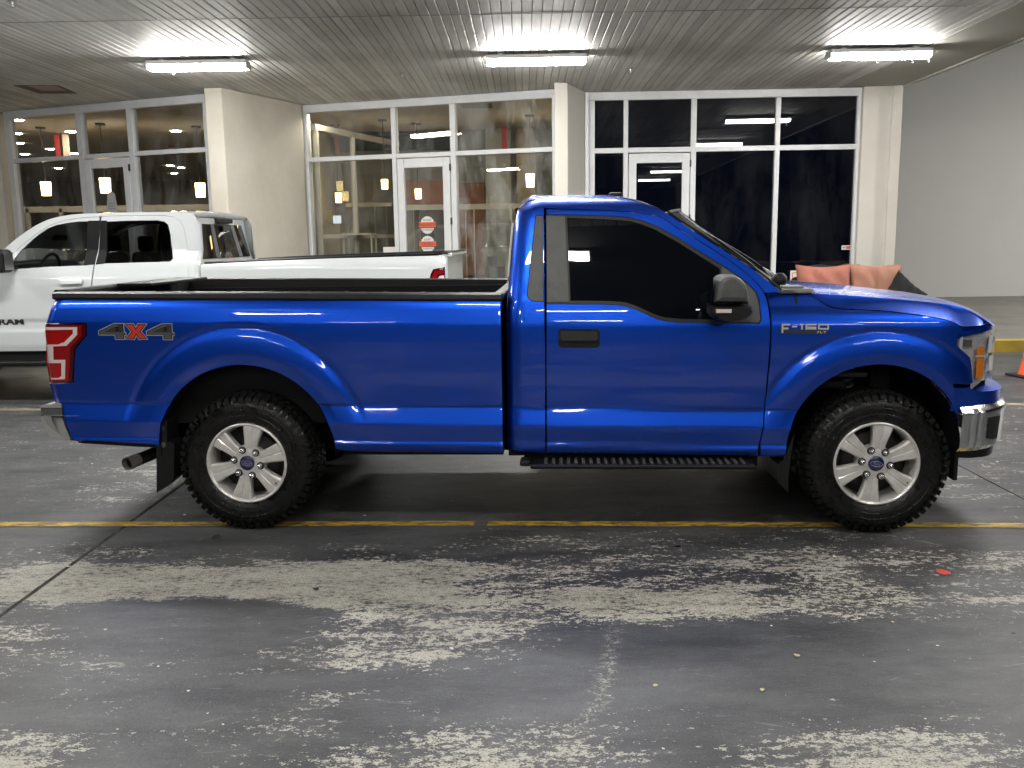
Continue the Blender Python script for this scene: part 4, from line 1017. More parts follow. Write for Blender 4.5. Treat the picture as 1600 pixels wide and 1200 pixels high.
# ---- lower trims, running board, mud flaps, exhaust, underbody
for sd in (-1, 1):
    b = MB(); b.box((-1.06, sd * .90 - .02, .463), (-.53, sd * .90 + .02, .505), ch=.004); o = b.obj('lower_trim', M_TRIM, TRUCK); o.rotation_euler = (0, .060, 0); o.location = (.0, 0, -.022)
    # running board: tube tray with raised grips
    b = MB(); b.box((1.66, sd * .965 - .075, .378), (2.92, sd * .965 + .075, .408), ch=.012); b.box((1.60, sd * .955 - .06, .388), (1.66, sd * .955 + .05, .421), ch=.01); RBD = b.obj('running_board', M_TRIM, TRUCK)
    for i, x in enumerate(np.arange(1.74, 2.88, .0425)): MB().box((x, sd * .965 - .066, .408), (x + .018, sd * .965 + .066, .415)).obj('grip', M_GREYTRIM, RBD)
    for x in (1.78, 2.30, 2.82): MB().box((x - .025, sd * .70 - .2, .40), (x + .025, sd * .70 + .2, .43)).obj('bracket', M_UNDER, RBD)
    MB().box((1.62, sd * .86 - .02, .36), (2.96, sd * .86 + .02, .46)).obj('sill_skirt', M_UNDER, TRUCK)
    # mud flaps
    pl = [T_lat(*q, -.93) for q in ((246, 658), (262, 655), (263, 690), (274, 692), (273, 748), (246.5, 769))]
    b = MB(); b.prism([tuple(q) for q in pl], .80, .945, lambda u, v, t: (u + (.945 - t) * .03, sd * t, v)); FL = b.obj('mud_flap', M_TRIM, TRUCK)
    for zz in (.60, .50): 
        b = MB(); b.lathe([(.001, .947), (.016, .946), (.020, .94)], 'y', 12, c=(-.50, 0, zz)); b.v = [(x, sd * abs(y), z) for x, y, z in b.v]; b.obj('bolt', M_GREYTRIM, FL)
    pl = [T_lat(*q, -.90) for q in ((1237, 674), (1235, 690), (1228, 740), (1228, 766), (1212, 748), (1212, 722), (1222, 714))]
    b = MB(); b.prism([tuple(q) for q in pl], .72, .955, lambda u, v, t: (u - (.955 - t) * .05, sd * t, v)); b.obj('mud_flap', M_TRIM, TRUCK)
    # rocker underside
    MB().box((.56, sd * .80 - .10, .43), (1.50, sd * .80 + .10, .50)).obj('underside_rail', M_UNDER, TRUCK)
    MB().box((1.53, sd * .80 - .10, .425), (3.05, sd * .80 + .10, .50)).obj('underside_rail', M_UNDER, TRUCK)
    # chassis rails
    MB().box((-1.05, sd * .42 - .05, .46), (4.2, sd * .42 + .05, .62)).obj('chassis_rail', M_UNDER, TRUCK)
    # wheel well liners
    for A in (RARCH, FARCH):
        b = MB(); P = []
        for t in np.linspace(math.radians(-2), math.radians(182), 30): P.append([(A[0] + (A[2] - .006) * math.cos(t), sd * y, A[1] + (A[2] - .006) * math.sin(t)) for y in (.955, .90, .55)])
        b.grid(P); b.v += [(A[0] + (A[2] - .006) * math.cos(t), sd * .55, A[1] + (A[2] - .006) * math.sin(t)) for t in np.linspace(0, math.pi, 24)]
        k = len(b.v) - 24; b.f.append(tuple(range(k, k + 24))); b.m.append(0)
        b.obj('wheel_well', M_LINER, TRUCK)
MB().box((-1.05, -.80, .60), (1.50, .80, .77)).obj('underbody', M_UNDER, TRUCK)
MB().box((3.1, -.55, .36), (4.05, .55, 1.1), ch=.03).obj('engine_block', M_UNDER, TRUCK)
MB().box((.75, -.08, .34), (1.75, .66, .60), ch=.05).obj('fuel_tank', M_UNDER, TRUCK)
MB().box((2.05, -.28, .34), (2.75, .24, .60), ch=.06).obj('transfer_case', M_UNDER, TRUCK)
b = MB(); b.cyl((.10, 0, .40), (2.1, -.02, .44), .045); b.obj('driveshaft', M_UNDER, TRUCK, auto=.6)
b = MB(); b.tube([(-.1, -.42, .48), (.6, -.38, .42), (1.6, -.40, .38), (2.4, -.36, .40)], .045, 12); b.box((.75, -.52, .34), (1.45, -.26, .50), ch=.05); b.obj('silencer', M_UNDER, TRUCK, auto=.6)
for x in (-.6, .45, 1.85, 2.9): MB().box((x - .04, -.45, .44), (x + .04, .45, .56)).obj('crossmember', M_UNDER, TRUCK)
b = MB(); b.cyl((0, -.80, .395), (0, .80, .395), .05); b.lathe([(.001, -.15), (.14, -.12), (.16, 0), (.14, .12), (.001, .15)], 'y', 20, c=(0, 0, .395)); b.obj('rear_axle', M_UNDER, TRUCK, auto=.6)
b = MB(); b.cyl((3.584, -.80, .395), (3.584, .80, .395), .05); b.obj('front_axle', M_UNDER, TRUCK, auto=.6)
for sd in (-1, 1):
    b = MB(); b.tube([(3.50 + .052 * math.cos(t), sd * .62 + .052 * math.sin(t), .62 + t * .0068) for t in np.linspace(0, 44, 130)], .010, 6); b.box((3.40, sd * .62 - .07, .84), (3.62, sd * .62 + .07, .87), ch=.01); b.obj('coil_spring', M_GREYTRIM, TRUCK)
    b = MB(); b.box((3.30, sd * .74 - .10, .80), (3.46, sd * .74 + .10, .845), ch=.015); b.obj('control_arm', M_LINER, TRUCK)
    b = MB(); b.box((3.62, sd * .70 - .03, .70), (3.74, sd * .70 + .03, .93), ch=.02); b.obj('shock_tower', M_LINER, TRUCK)
tail = [T_lat(199, 725, -.84), T_lat(250, 705, -.55)]
b = MB(); p0_ = (tail[0][0], -.84, tail[0][1]); p1_ = (tail[1][0] + .02, -.52, tail[1][1] + .01)
b.tube([p0_, tuple(np.array(p0_) * .6 + np.array(p1_) * .4), p1_, (-.1, -.42, .5)], .038, 18, cap=False); b.tube([p0_, tuple(np.array(p0_) * .6 + np.array(p1_) * .4), p1_], .034, 18, cap=False)
EXH = b.obj('exhaust_pipe', mat('burnt_steel', (.10, .085, .065), .45, metal=.8, vary=(10, .8, (.05, .04, .03))), TRUCK, smooth=True)
b = MB(); dv = (np.array(p1_) - np.array(p0_)); dv /= np.linalg.norm(dv)
b.tube([tuple(np.array(p0_) - dv * .003), tuple(np.array(p0_) + dv * .085)], .0395, 18, cap=False); b.tube([tuple(np.array(p0_) - dv * .003), tuple(np.array(p0_) + dv * .085)], .0335, 18, cap=False)
b.obj('tail_tip', M_PIPE, EXH, smooth=True)
b = MB(); b.tube([tuple(np.array(p0_) + dv * .03), tuple(np.array(p0_) + dv * .04)], .034, 18); b.obj('pipe_bore', M_UNDER, EXH)

# ---- wheels
TR, RW = .405, .145          # tyre radius, half width
def build_tyre(parent):
    prof = [(.232, -.125), (.245, -.134), (.268, -.142), (.30, -.147), (.335, -.146), (.362, -.139), (.384, -.124), (.392, -.10), (.396, 0), (.392, .10), (.384, .124), (.362, .139), (.335, .146), (.30, .147), (.268, .142), (.245, .134), (.232, .125)]
    b = MB(); b.lathe(prof, 'y', 96)
    for r in (.285, .318): b.lathe([(r - .003, -.1465), (r, -.1500), (r + .003, -.1465)], 'y', 96)
    ty = b.obj('tyre', M_TYRE, parent, smooth=True)
    n = 54; t = MB()
    def lug(a0, a1, y0, y1, r0, r1, skew=0., drop=0.):
        P = []
        for r in (r0, r1):
            for (a, y) in ((a0, y0), (a1, y0), (a1 + skew, y1), (a0 + skew, y1)):
                rr = r - (drop if y == y0 else 0); P.append((rr * math.cos(a), y, rr * math.sin(a)))
        t.add(P, [(0, 3, 2, 1), (4, 5, 6, 7), (0, 1, 5, 4), (1, 2, 6, 5), (2, 3, 7, 6), (3, 0, 4, 7)])
    for i in range(n):
        a = 2 * math.pi * i / n; w = 2 * math.pi / n
        for sd in (-1, 1):
            ao = a + (w * .5 if sd > 0 else 0); long = i % 2
            lug(ao + .10 * w, ao + .72 * w, sd * .136, sd * .078, .378, TR - .002, sd * .0, .008)          # shoulder block
            # the part of the block that runs down the sidewall
            y0 = sd * .150; rr0 = .357 if long else .370
            P = []
            for (aa, bb_) in ((.10, .72),):
                for r, y in ((TR - .010, sd * .136), (.388, sd * .1465), (rr0, sd * .1535)):
                    for k in (aa, bb_): P.append((r * math.cos(ao + k * w), y, r * math.sin(ao + k * w)))
                for r, y in ((rr0, sd * .144), (.376, sd * .120)):
                    for k in (aa, bb_): P.append((r * math.cos(ao + k * w), y, r * math.sin(ao + k * w)))
            t.add(P, [(0, 1, 3, 2), (2, 3, 5, 4), (4, 5, 7, 6), (0, 2, 4, 6, 8), (1, 9, 7, 5, 3)])
            lug(ao + .30 * w, ao + .98 * w, sd * .068, sd * .030, .378, TR + .001, sd * .25 * w)
            lug(ao - .15 * w, ao + .35 * w, sd * .026, sd * .003, .378, TR + .001, -sd * .2 * w)
    t.obj('tread', M_TREAD, parent)
    return ty
def build_wheel():
    root = empty('wheel', (0, 0, 0), 0, TRUCK)
    build_tyre(root)
    # rim barrel and lip (outer face at y = -.145)
    b = MB(); b.lathe([(.2365, -.126), (.2375, -.138), (.232, -.143), (.2255, -.141), (.219, -.128), (.212, -.09), (.205, .0), (.21, .12), (.2365, .126)], 'y', 80)
    RIM = b.obj('rim', M_ALLOY, root, smooth=True)
    b = MB(); b.lathe([(.001, -.02), (.10, -.02), (.205, -.005), (.206, .0)], 'y', 48); b.obj('rim_back', M_ALLOY_IN, root, smooth=True)
    b = MB(); b.lathe([(.001, -.045), (.165, -.045), (.168, -.035), (.168, -.022)], 'y', 48); b.obj('brake_disc', mat('brake_disc_steel', (.18, .17, .16), .45, metal=.9), root, smooth=True) if False else b.obj('brake_disc', M_ALLOY_IN, root, smooth=True)
    # six spokes, wider towards the rim, each with two facets and a recessed root
    for k in range(6):
        a = 2 * math.pi * k / 6 + math.radians(90)
        ca, sa = math.cos(a), math.sin(a)
        def pt(r, w, y): return (r * ca - w * sa, y, r * sa + w * ca)
        st = [(.060, .040, -.118), (.100, .036, -.126), (.15, .044, -.132), (.195, .055, -.134), (.222, .063, -.128)]
        sec = []
        for r, w, y in st:
            sec.append([pt(r, -w, y + .050), pt(r, -w, y + .012), pt(r, -w * .80, y), pt(r, -w * .10, y + .002), pt(r, 0, y + .0065), pt(r, w * .10, y + .002), pt(r, w * .80, y), pt(r, w, y + .012), pt(r, w, y + .050)])
        b = MB(); b.grid(sec); b.obj('spoke', M_ALLOY, root, auto=.35)
    b = MB(); b.lathe([(.001, -.124), (.058, -.124), (.076, -.121), (.095, -.117), (.102, -.102), (.102, -.06)], 'y', 48); b.obj('hub', M_ALLOY, root, auto=.5)
    b = MB(); b.lathe([(.001, -.135), (.036, -.134), (.043, -.130), (.044, -.120)], 'y', 40); CAP = b.obj('centre_cap', M_CAPBLUE, root, auto=.5)
    b = MB()
    ring = [(.032 * math.cos(t), -.1355, .0145 * math.sin(t)) for t in np.linspace(0, 2 * math.pi, 33)]; b.tube(ring, .0010, 5, cap=False); b.obj('emblem_oval', M_STEEL, root)
    text_mesh('emblem_script', 'Ford', .020, M_STEEL, root, Matrix.Translation((0, -.1352, 0)) @ FACE, .0006, shear=.35)
    for k in range(6):
        a = 2 * math.pi * k / 6 + math.radians(60); x, z = .079 * math.cos(a), .079 * math.sin(a)
        b = MB(); b.lathe([(.001, -.153), (.009, -.152), (.0135, -.145), (.0145, -.125), (.0165, -.118)], 'y', 12, c=(x, 0, z)); b.obj('lug_nut', M_CHROME, root, smooth=True)
    for k in range(6):
        a = 2 * math.pi * k / 6 + math.radians(60); x, z = .079 * math.cos(a), .079 * math.sin(a)
        b = MB(); b.lathe([(.001, -.1262), (.0215, -.1262), (.0225, -.122)], 'y', 16, c=(x, 0, z)); b.obj('lug_shade_disc', M_ALLOY_IN, root, smooth=True)  # dark raised disc, drawn as the shade of a recess around the nut
    b = MB(); b.cyl((.19, -.125, -.085), (.185, -.142, -.08), .004, n=8); b.obj('valve', M_RUBBER, root)
    return root
W0 = build_wheel(); W0.location = (.010, -.855, .400)
for k, (x, y, rot) in enumerate(((3.590, -.858, 8), (.010, .855, 20), (3.590, .858, 40))):
    w = copy_tree(W0, TRUCK); w.location = (x, y, .400); w.rotation_euler = (0, math.radians(rot), math.pi if y > 0 else 0)
W0.rotation_euler = (0, math.radians(12), 0)

# ---- door mirror
def mirror(sd):
    base = T_lat(1140, 470, -1.10)
    root = empty('mirror', (0, 0, 0), 0, TRUCK)
    def pr(pts, y0, y1, lat=-1.14): return [tuple(T_lat(*q, lat)) for q in pts]
    def loft(name, px_rows, m, auto=.5):
        b = MB(); P = []
        for pts, lat, k in px_rows:
            pp = [T_lat(*q, -1.14) for q in pts]; c = np.mean(pp, 0)
            P.append([(c[0] + (q[0] - c[0]) * k, sd * lat, c[1] + (q[1] - c[1]) * k) for q in pp] )
        for r in P: r.append(r[0])
        b.grid(P); n = len(P[0]) - 1
        b.f.append(tuple(range(n))); b.m.append(0); b.f.append(tuple(((len(P) - 1) * (n + 1) + i) for i in range(n))[::-1]); b.m.append(0)
        return b.obj(name, m, root, auto=auto)
    cap = [(1111, 472), (1113, 452), (1117, 437), (1122, 431.5), (1130, 429), (1146, 429.5), (1154, 434), (1161, 442), (1165, 453), (1166.5, 463), (1166.5, 472.5)]
    loft('mirror_cap', [(cap, 1.06, 1.0), (cap, 1.13, 1.0), (cap, 1.20, .965), (cap, 1.235, .84), (cap, 1.245, .62)], M_GREYTRIM, .45)
    low = [(1109.5, 476), (1166, 476), (1173, 478), (1174.5, 484), (1170, 491), (1162, 497), (1150, 500), (1125, 500.5), (1114, 497), (1108.5, 490)]
    loft('mirror_base', [(low, 1.04, 1.0), (low, 1.14, 1.0), (low, 1.205, .96), (low, 1.235, .82)], M_TRIM, .45)
    arm = [(1150, 455), (1168, 462), (1175, 475), (1174, 488), (1160, 497), (1150, 490)]
    loft('mirror_arm', [(arm, .93, 1.0), (arm, 1.06, .9)], M_TRIM, .45)
    lp = [(1114, 480.5), (1138, 480.5), (1138, 486.5), (1114, 486.5)]
    loft('side_repeater', [(lp, 1.16, 1.0), (lp, 1.240, 1.0), (lp, 1.246, .95)], M_CLEARLENS, .45)
    gl = [(1111.5, 470), (1113, 440), (1116, 434)]
    b = MB(); q0 = T_lat(1112, 452, -1.14); b.box((q0[0] - .012, sd * 1.145 - .075, q0[1] - .075), (q0[0] - .006, sd * 1.145 + .075, q0[1] + .07)); b.obj('mirror_glass', M_TINT, root)
mirror(-1); mirror(1)

# ---- badges: wing badge, 4x4 decal
def side_frame(L, off, px0, py0, px1, scale_w=None):
    """matrix that lays text (x right, y up) on the near flank with its centre between the px points"""
    a = T_on(px0, py0, L); b_ = T_on(px1, py0, L); c = (a + b_) / 2
    e = 1e-3; lx = (L(np.array([c[0] + e]), np.array([c[1]])) - L(np.array([c[0] - e]), np.array([c[1]])))[0] / (2 * e); lz = (L(np.array([c[0]]), np.array([c[1] + e])) - L(np.array([c[0]]), np.array([c[1] - e])))[0] / (2 * e)
    X = Vector((1, -lx, -RAKE)).normalized(); Zv = Vector((0, -lz, 1)).normalized(); N_ = X.cross(Zv) * 1.0
    N_ = Vector((-lx, -1, -lz)).normalized(); Zv = N_.cross(X) * -1; Zv = X.cross(N_) * -1 if Zv.z < 0 else Zv
    if Zv.z < 0: Zv = -Zv
    o = Vector((c[0], -float(L(np.array([c[0]]), np.array([c[1]]))[0]), c[1])) + N_ * off
    m = Matrix.Identity(4)
    for i in range(3): m[i][0] = X[i]; m[i][1] = Zv[i]; m[i][2] = N_[i]; m[i][3] = o[i]
    return m, float(np.linalg.norm(b_ - a))
WINGS = [o for o in bpy.data.objects if o.name.startswith('front_wing')]
BEDS = [o for o in bpy.data.objects if o.name.startswith('bed_side')]
def flat(name, polys, m, mtx, z0, z1, parent):
    b = MB()
    for p in polys: b.prism(p, z0, z1, lambda u, v, t: tuple(mtx @ Vector((u, v, t))))
    return b.obj(name, m, parent)
mtx, wd = side_frame(L_FRT, .002, 1219, 513.5, 1294)
FR1 = mtx.copy()
flat('wing_badge', [[(-wd / 2, -.028), (wd / 2, -.028), (wd / 2, -.006), (-wd / 2 + .045, -.006), (-wd / 2 + .035, .0), (-wd / 2 + .035, .024), (-wd / 2, .024)], ], M_BADGE_D, mtx, 0, .003, WINGS[0])
def glyph(ch, x, y, w, h, k):
    R = lambda a, c, e, f: [(x + a, y + c), (x + e, y + c), (x + e, y + f), (x + a, y + f)]
    return {'F': [R(0, 0, k, h), R(k, h - k, w, h), R(k, h * .48 - k / 2, w * .8, h * .48 + k / 2)], '-': [R(0, h * .5 - k / 2, w, h * .5 + k / 2)], '1': [R(w * .5, 0, w * .5 + k, h), R(w * .15, h - k, w * .5, h)],
            '5': [R(0, h - k, w, h), R(0, h * .5, k, h - k), R(0, h * .5 - k, w, h * .5), R(w - k, k, w, h * .5 - k), R(0, 0, w, k)], '0': [R(0, 0, k, h), R(w - k, 0, w, h), R(k, 0, w - k, k), R(k, h - k, w - k, h)],
            'X': [[(x, y), (x + k, y), (x + w, y + h), (x + w - k, y + h)], [(x + w - k, y), (x + w, y), (x + k, y + h), (x, y + h)]], 'L': [R(0, 0, k, h), R(k, 0, w, k)], 'T': [R(w / 2 - k / 2, 0, w / 2 + k / 2, h - k), R(0, h - k, w, h)]}[ch]
def letters(name, word, x, y, w, h, k, gap, m):
    for c in word:
        ww = w * (.45 if c in '1-' else 1.0)
        flat(name, glyph(c, x, y, ww, h, k), m, mtx, .003, .006, WINGS[0]); x += ww + gap
letters('badge_letter', 'F', -wd / 2 + .006, -.023, .046, .050, .0095, .01, M_SILVER)
letters('badge_letter', '-150', -wd / 2 + .062, -.004, .058, .031, .0085, .010, M_SILVER)
letters('badge_letter', 'XLT', wd / 2 - .062, -.024, .013, .012, .003, .005, M_SILVER)
mtx, wd = side_frame(L_BED, .0012, 152.5, 518, 273.5)
def four(x0, h):
    w = h * 1.72
    o = [(0, -.02), (0, .10), (w * .60, h * .52), (w * .97, h * .52), (w * .97, -.012), (w, -.014), (w, -h * .22), (w * .95, -h * .24), (w * .95, -h * .48), (w * .60, -h * .48), (w * .60, -h * .24), (0, -h * .24), (0, -.012)]
    o = [(0, -h * .24), (0, h * .04), (w * .58, h * .50), (w * .94, h * .50), (w * .94, -h * .03), (w, -h * .03), (w, -h * .26), (w * .94, -h * .26), (w * .94, -h * .50), (w * .58, -h * .50), (w * .58, -h * .24)]
    return [(x0 + a, b_) for a, b_ in o]
def grow(p, d): return [tuple(q) for q in offset_poly(p, -d)]
h4 = .096; f1 = four(-wd / 2 + .004, h4); f2 = four(wd / 2 - h4 * 1.72 - .004, h4)
xw = .058; X4 = [(-xw, h4 * .42), (-xw + .042, h4 * .42), (0, h4 * .12), (xw - .042, h4 * .42), (xw, h4 * .42), (.022, 0), (xw, -h4 * .42), (xw - .042, -h4 * .42), (0, -h4 * .12), (-xw + .042, -h4 * .42), (-xw, -h4 * .42), (-.022, 0)]
flat('decal_outline', [f1, f2, grow(X4, .008)], M_DECAL_L, mtx, 0, .0006, BEDS[0])
flat('decal_ground', [grow(f1, -.004), grow(f2, -.004), grow(X4, .004)], M_DECAL_K, mtx, .0006, .0010, BEDS[0])
flat('decal_red_x', [grow(X4, -.002)], M_DECAL_R, mtx, .0010, .0014, BEDS[0])
for f in (f1, f2):
    x0 = f[0][0]; w = h4 * 1.72
    flat('decal_figure', [[(x0 + .010, -h4 * .17), (x0 + .010, -h4 * .02), (x0 + w * .60, h4 * .42), (x0 + w * .74, h4 * .42), (x0 + w * .74, h4 * .30), (x0 + w * .66, h4 * .30), (x0 + w * .22, -h4 * .02), (x0 + w * .95, -h4 * .05), (x0 + w * .95, -h4 * .17)], [(x0 + w * .64, -h4 * .17), (x0 + w * .88, -h4 * .17), (x0 + w * .88, -h4 * .42), (x0 + w * .64, -h4 * .42)]], M_DECAL_M, mtx, .0010, .0014, BEDS[0])
    flat('decal_figure', [[(x0 + w * .76, -h4 * .03), (x0 + w * .88, -h4 * .03), (x0 + w * .88, h4 * .42), (x0 + w * .76, h4 * .42)], [(x0 + w * .30, .0), (x0 + w * .62, .0), (x0 + w * .62, h4 * .24)]], M_DECAL_G, mtx, .0010, .0014, BEDS[0])
# ================================================================== WHITE CREW CAB PICKUP (local x runs from its nose, at the left, to its tail)
M_WPAINT = mat('white_paint', (.64, .67, .675), .28, coat=1.0, coat_rough=.03)
M_WGLASS = glass_mat('truck_side_glass', (.74, .77, .76), 1.2)
M_WTINT = glass_mat('truck_privacy_glass', (.22, .23, .235), 1.2)
M_SEAT = mat('dark_upholstery', (.012, .012, .012), .7)
RX, RY, RYAW = -6.1, 10.35, -.020
RAM = empty('white_pickup', (RX, RY, 0), RYAW)
tag(RAM, 'white crew cab pickup truck parked behind the blue one', 'pickup truck')
_rc, _rs = math.cos(RYAW), math.sin(RYAW)
def R_lat(px, py, lat): return T_lat(px, py, lat, RX, RY, _rc, _rs)
def R_on(px, py, L):
    q = R_lat(px, py, -1.0)
    for _ in range(6): q = R_lat(px, py, -float(L(np.array([q[0]]), np.array([q[1]]))[0]))
    return q
def RP(pts, L): return [R_on(a, b, L) for a, b in pts]
T_RAM = table([(.45, .90), (.55, .955), (.62, .972), (.78, .985), (.80, .975), (.88, .972), (.91, .985), (1.15, .992), (1.25, .990), (1.32, .982), (1.36, .970), (1.42, .955), (1.47, .938), (1.55, .905), (1.70, .835), (1.82, .772), (1.88, .735), (1.92, .700), (1.95, .655), (1.97, .60)], .006)
XRB = float(R_on(313, 440, lambda x, z: np.interp(z, *T_RAM))[0])
XFW = R_lat(-190, 560, -1.)[0]
RW1 = float(R_on(118, 560, lambda x, z: 1.0 + 0 * x)[0]) - 2.28; RW2 = XRB + 1.12
def L_RAM(x, z):
    L = np.interp(z, *T_RAM)
    for cx in (RW1, RW2): L = L + flare2(x, z, cx)
    return L - .8 * rnd(XRB - x, .07) * (x < XRB) - .5 * np.maximum(0, RW1 - .25 - x) ** 2
def flare2(x, z, cx):
    d = np.sqrt((x - cx) ** 2 + (z - .50) ** 2); return .03 * sstep(.72, .52, d)
def L_RBED(x, z):
    L = np.interp(z, [.45, .55, .62, .9, 1.2, 1.38, 1.44, 1.48, 1.52], [.90, .955, .975, .99, .995, .985, .972, .955, .93]) + flare2(x, z, RW2)
    return L - .8 * rnd(XTAIL - x, .06)
XTAIL = float(R_lat(697.5, 420, -.97)[0])
ROOF_R = [(2.0, 393), (12, 384), (25, 373), (50, 355.5), (75, 343), (100, 337), (125, 334), (175, 332), (250, 331), (290, 331.5), (300, 333), (306, 341), (310, 352), (313, 380)]
beltf = [(14, 421), (25, 420), (80, 416.5), (136, 414.5)]
fw_up = [(142, 346), (120, 346.5), (100, 349.5), (88, 352), (75, 357), (62, 365.5), (50, 375.5), (32, 392.5), (18, 410)]
rw = [(163, 411.5), (165.5, 346.5), (205, 345), (246, 344.5), (257, 346.5), (262.5, 351.5), (266, 366), (268, 385), (270, 404), (266, 408.5)]
zsill = .56
xA = RW1 + .62
seamf = [(157, 338), (150, 400), (143, 445)]
xs1 = float(R_on(142.5, 445, L_RAM)[0])
# front door, rear door, cab side frame
rd_px = [(158.5, 338), (205, 336.5), (255, 336.5), (272, 339), (281, 345), (287, 355), (291, 375), (294, 410), (295.5, 440)]
fdoor = RP([(155.5, 338.5), (130, 340), (105, 343.5), (80, 351), (58, 364), (36, 382), (14, 400.5)], L_RAM)
x_fd0 = float(R_on(2, 416, L_RAM)[0]) - .10
fdoor += [np.array([x_fd0, 1.40]), np.array([x_fd0 - .06, 1.20]), np.array([x_fd0 - .02, zsill]), np.array([xs1 - .02, zsill]), np.array([xs1 - .005, 1.0])] + RP([(142, 445), (149.5, 400)], L_RAM)
w1 = RP(beltf + fw_up, L_RAM)
D1 = panel('front_door', fdoor, L_RAM, M_WPAINT, RAM, holes=[w1], step=.035, inset=.002)
rdoor = RP(rd_px, L_RAM); xrd = rdoor[-1][0]
rdoor += [np.array([xrd + .01, 1.0]), np.array([xrd - .12, zsill + .08]), np.array([xrd - .16, zsill]), np.array([xs1 - .012, zsill]), np.array([xs1 + .003, 1.0])] + RP([(144, 445), (151, 400)], L_RAM)
w2 = RP(rw, L_RAM)
D2 = panel('rear_door', rdoor, L_RAM, M_WPAINT, RAM, holes=[w2], step=.035, inset=.002)
def on_R(name, pts, m, off, parts, holes=(), L=L_RAM, flange=.01, step=.04):
    for i, d in enumerate(parts):
        o = panel(name, RP(pts, L), L, m, d, holes=[RP(h, L) for h in holes], step=step, off=off, flange=flange, both=False)[0]
        if i: o.scale = (1, -1, 1)
on_R('window', beltf + fw_up, M_WGLASS, -.012, D1); on_R('window', rw, M_WTINT, -.012, D2)
on_R('pillar_trim', [(137, 345), (156, 344.5), (148, 413.5), (131, 414.5)], M_TRIM, .003, D1)
on_R('pillar_trim', [(157.5, 344.5), (167, 344.5), (164, 412), (149.5, 413.5)], M_TRIM, .003, D2)
on_R('handle', [(92, 436), (100, 434.5), (128, 435), (131, 438), (129, 443), (96, 444)], M_WPAINT, .03, D1, flange=.03)
on_R('handle', [(246, 431), (252, 430), (274, 430), (277, 432.5), (275, 436.5), (249, 437.5)], M_WPAINT, .03, D2, flange=.03)
cabf = RP(ROOF_R[:2], L_RAM)[:0]
roof_line = clampS([q for q in RP(smooth_curve(ROOF_R[:-3], 3), L_RAM)], 9)
cabside = RP([(2.0, 393)], L_RAM) + roof_line[1:] + [np.array([XRB - .005, z]) for z in (1.86, 1.7, 1.5, 1.2, .9, .60)]
cabside += [np.array([xrd + .03, .60])] + [np.array([xrd + .015, 1.0])] + RP(rd_px[::-1], L_RAM) + RP([(155.5, 338.5), (130, 340), (105, 343.5), (80, 351), (58, 364), (36, 382), (14, 400.5)], L_RAM)
panel('cab_side', cabside, L_RAM, M_WPAINT, RAM, step=.03, inset=.002)
# roof skin
b = MB(); P = []
rl = [q for q in roof_line if q[1] > 1.60]
for q in rl:
    y0 = float(L_RAM(np.array([q[0]]), np.array([q[1]]))[0]); P.append([(q[0], t * y0, q[1] + .030 * (1 - abs(t) ** 2.2)) for t in np.linspace(-1, 1, 17)])
for zb, dx in ((1.945, .075), (1.930, .087)): P.append([(XRB - .005 - dx - .03 * abs(t) ** 3, t * float(L_RAM(np.array([XRB - .10]), np.array([zb]))[0]), zb + .016 * (1 - abs(t) ** 2.2)) for t in np.linspace(-1, 1, 17)])
b.grid(P); b.obj('roof', M_WPAINT, RAM, smooth=True)
b = MB(); P = []
wsl = [q for q in roof_line if q[1] <= 1.64] + RP([(-12, 402), (-30, 412)], L_RAM)[:0]
wsl = sorted(wsl, key=lambda q: q[0]); x00, z00 = wsl[0]
wsl = [np.array([x00 - .16, z00 - .12])] + wsl
for q in wsl:
    y0 = float(L_RAM(np.array([q[0]]), np.array([q[1]]))[0]) - .01; P.append([(q[0] - .10 * (1 - t * t), t * y0, q[1] + .02 * (1 - t * t)) for t in np.linspace(-1, 1, 13)])
b.grid(P); b.obj('windscreen', M_WGLASS, RAM, smooth=True)
# back of the cab
b = MB(); P = []
for z in np.concatenate([np.linspace(.6, 1.86, 14), [1.90, 1.935]]):
    y0 = float(L_RAM(np.array([XRB - .01]), np.array([z]))[0]); xx = XRB - .005 - max(0, z - 1.40) * .16; P.append([(xx - .03 * abs(t) ** 3, t * y0, z) for t in np.linspace(-1, 1, 13)])
b.grid(P); BK = b.obj('cab_back', M_WPAINT, RAM, smooth=True)
b = MB(); P = []
for z in np.linspace(1.50, 1.87, 8):
    xx = XRB + .010 - max(0, z - 1.40) * .16; yy = .80 - (z - 1.5) * .30; P.append([(xx - .03 * abs(t) ** 3, t * yy, z) for t in np.linspace(-1, 1, 13)])
b.grid(P); b.obj('rear_window', M_TINT, BK, smooth=True)
b = MB(); b.box((XRB - .11, -.22, 1.885), (XRB - .03, .22, 1.935), ch=.01); b.obj('high_brake_light', M_BLACK, BK)
MB().box((XRB - .035, -.12, 1.80), (XRB - .02, .12, 1.86)).obj('window_sticker', M_GREYTRIM, BK)
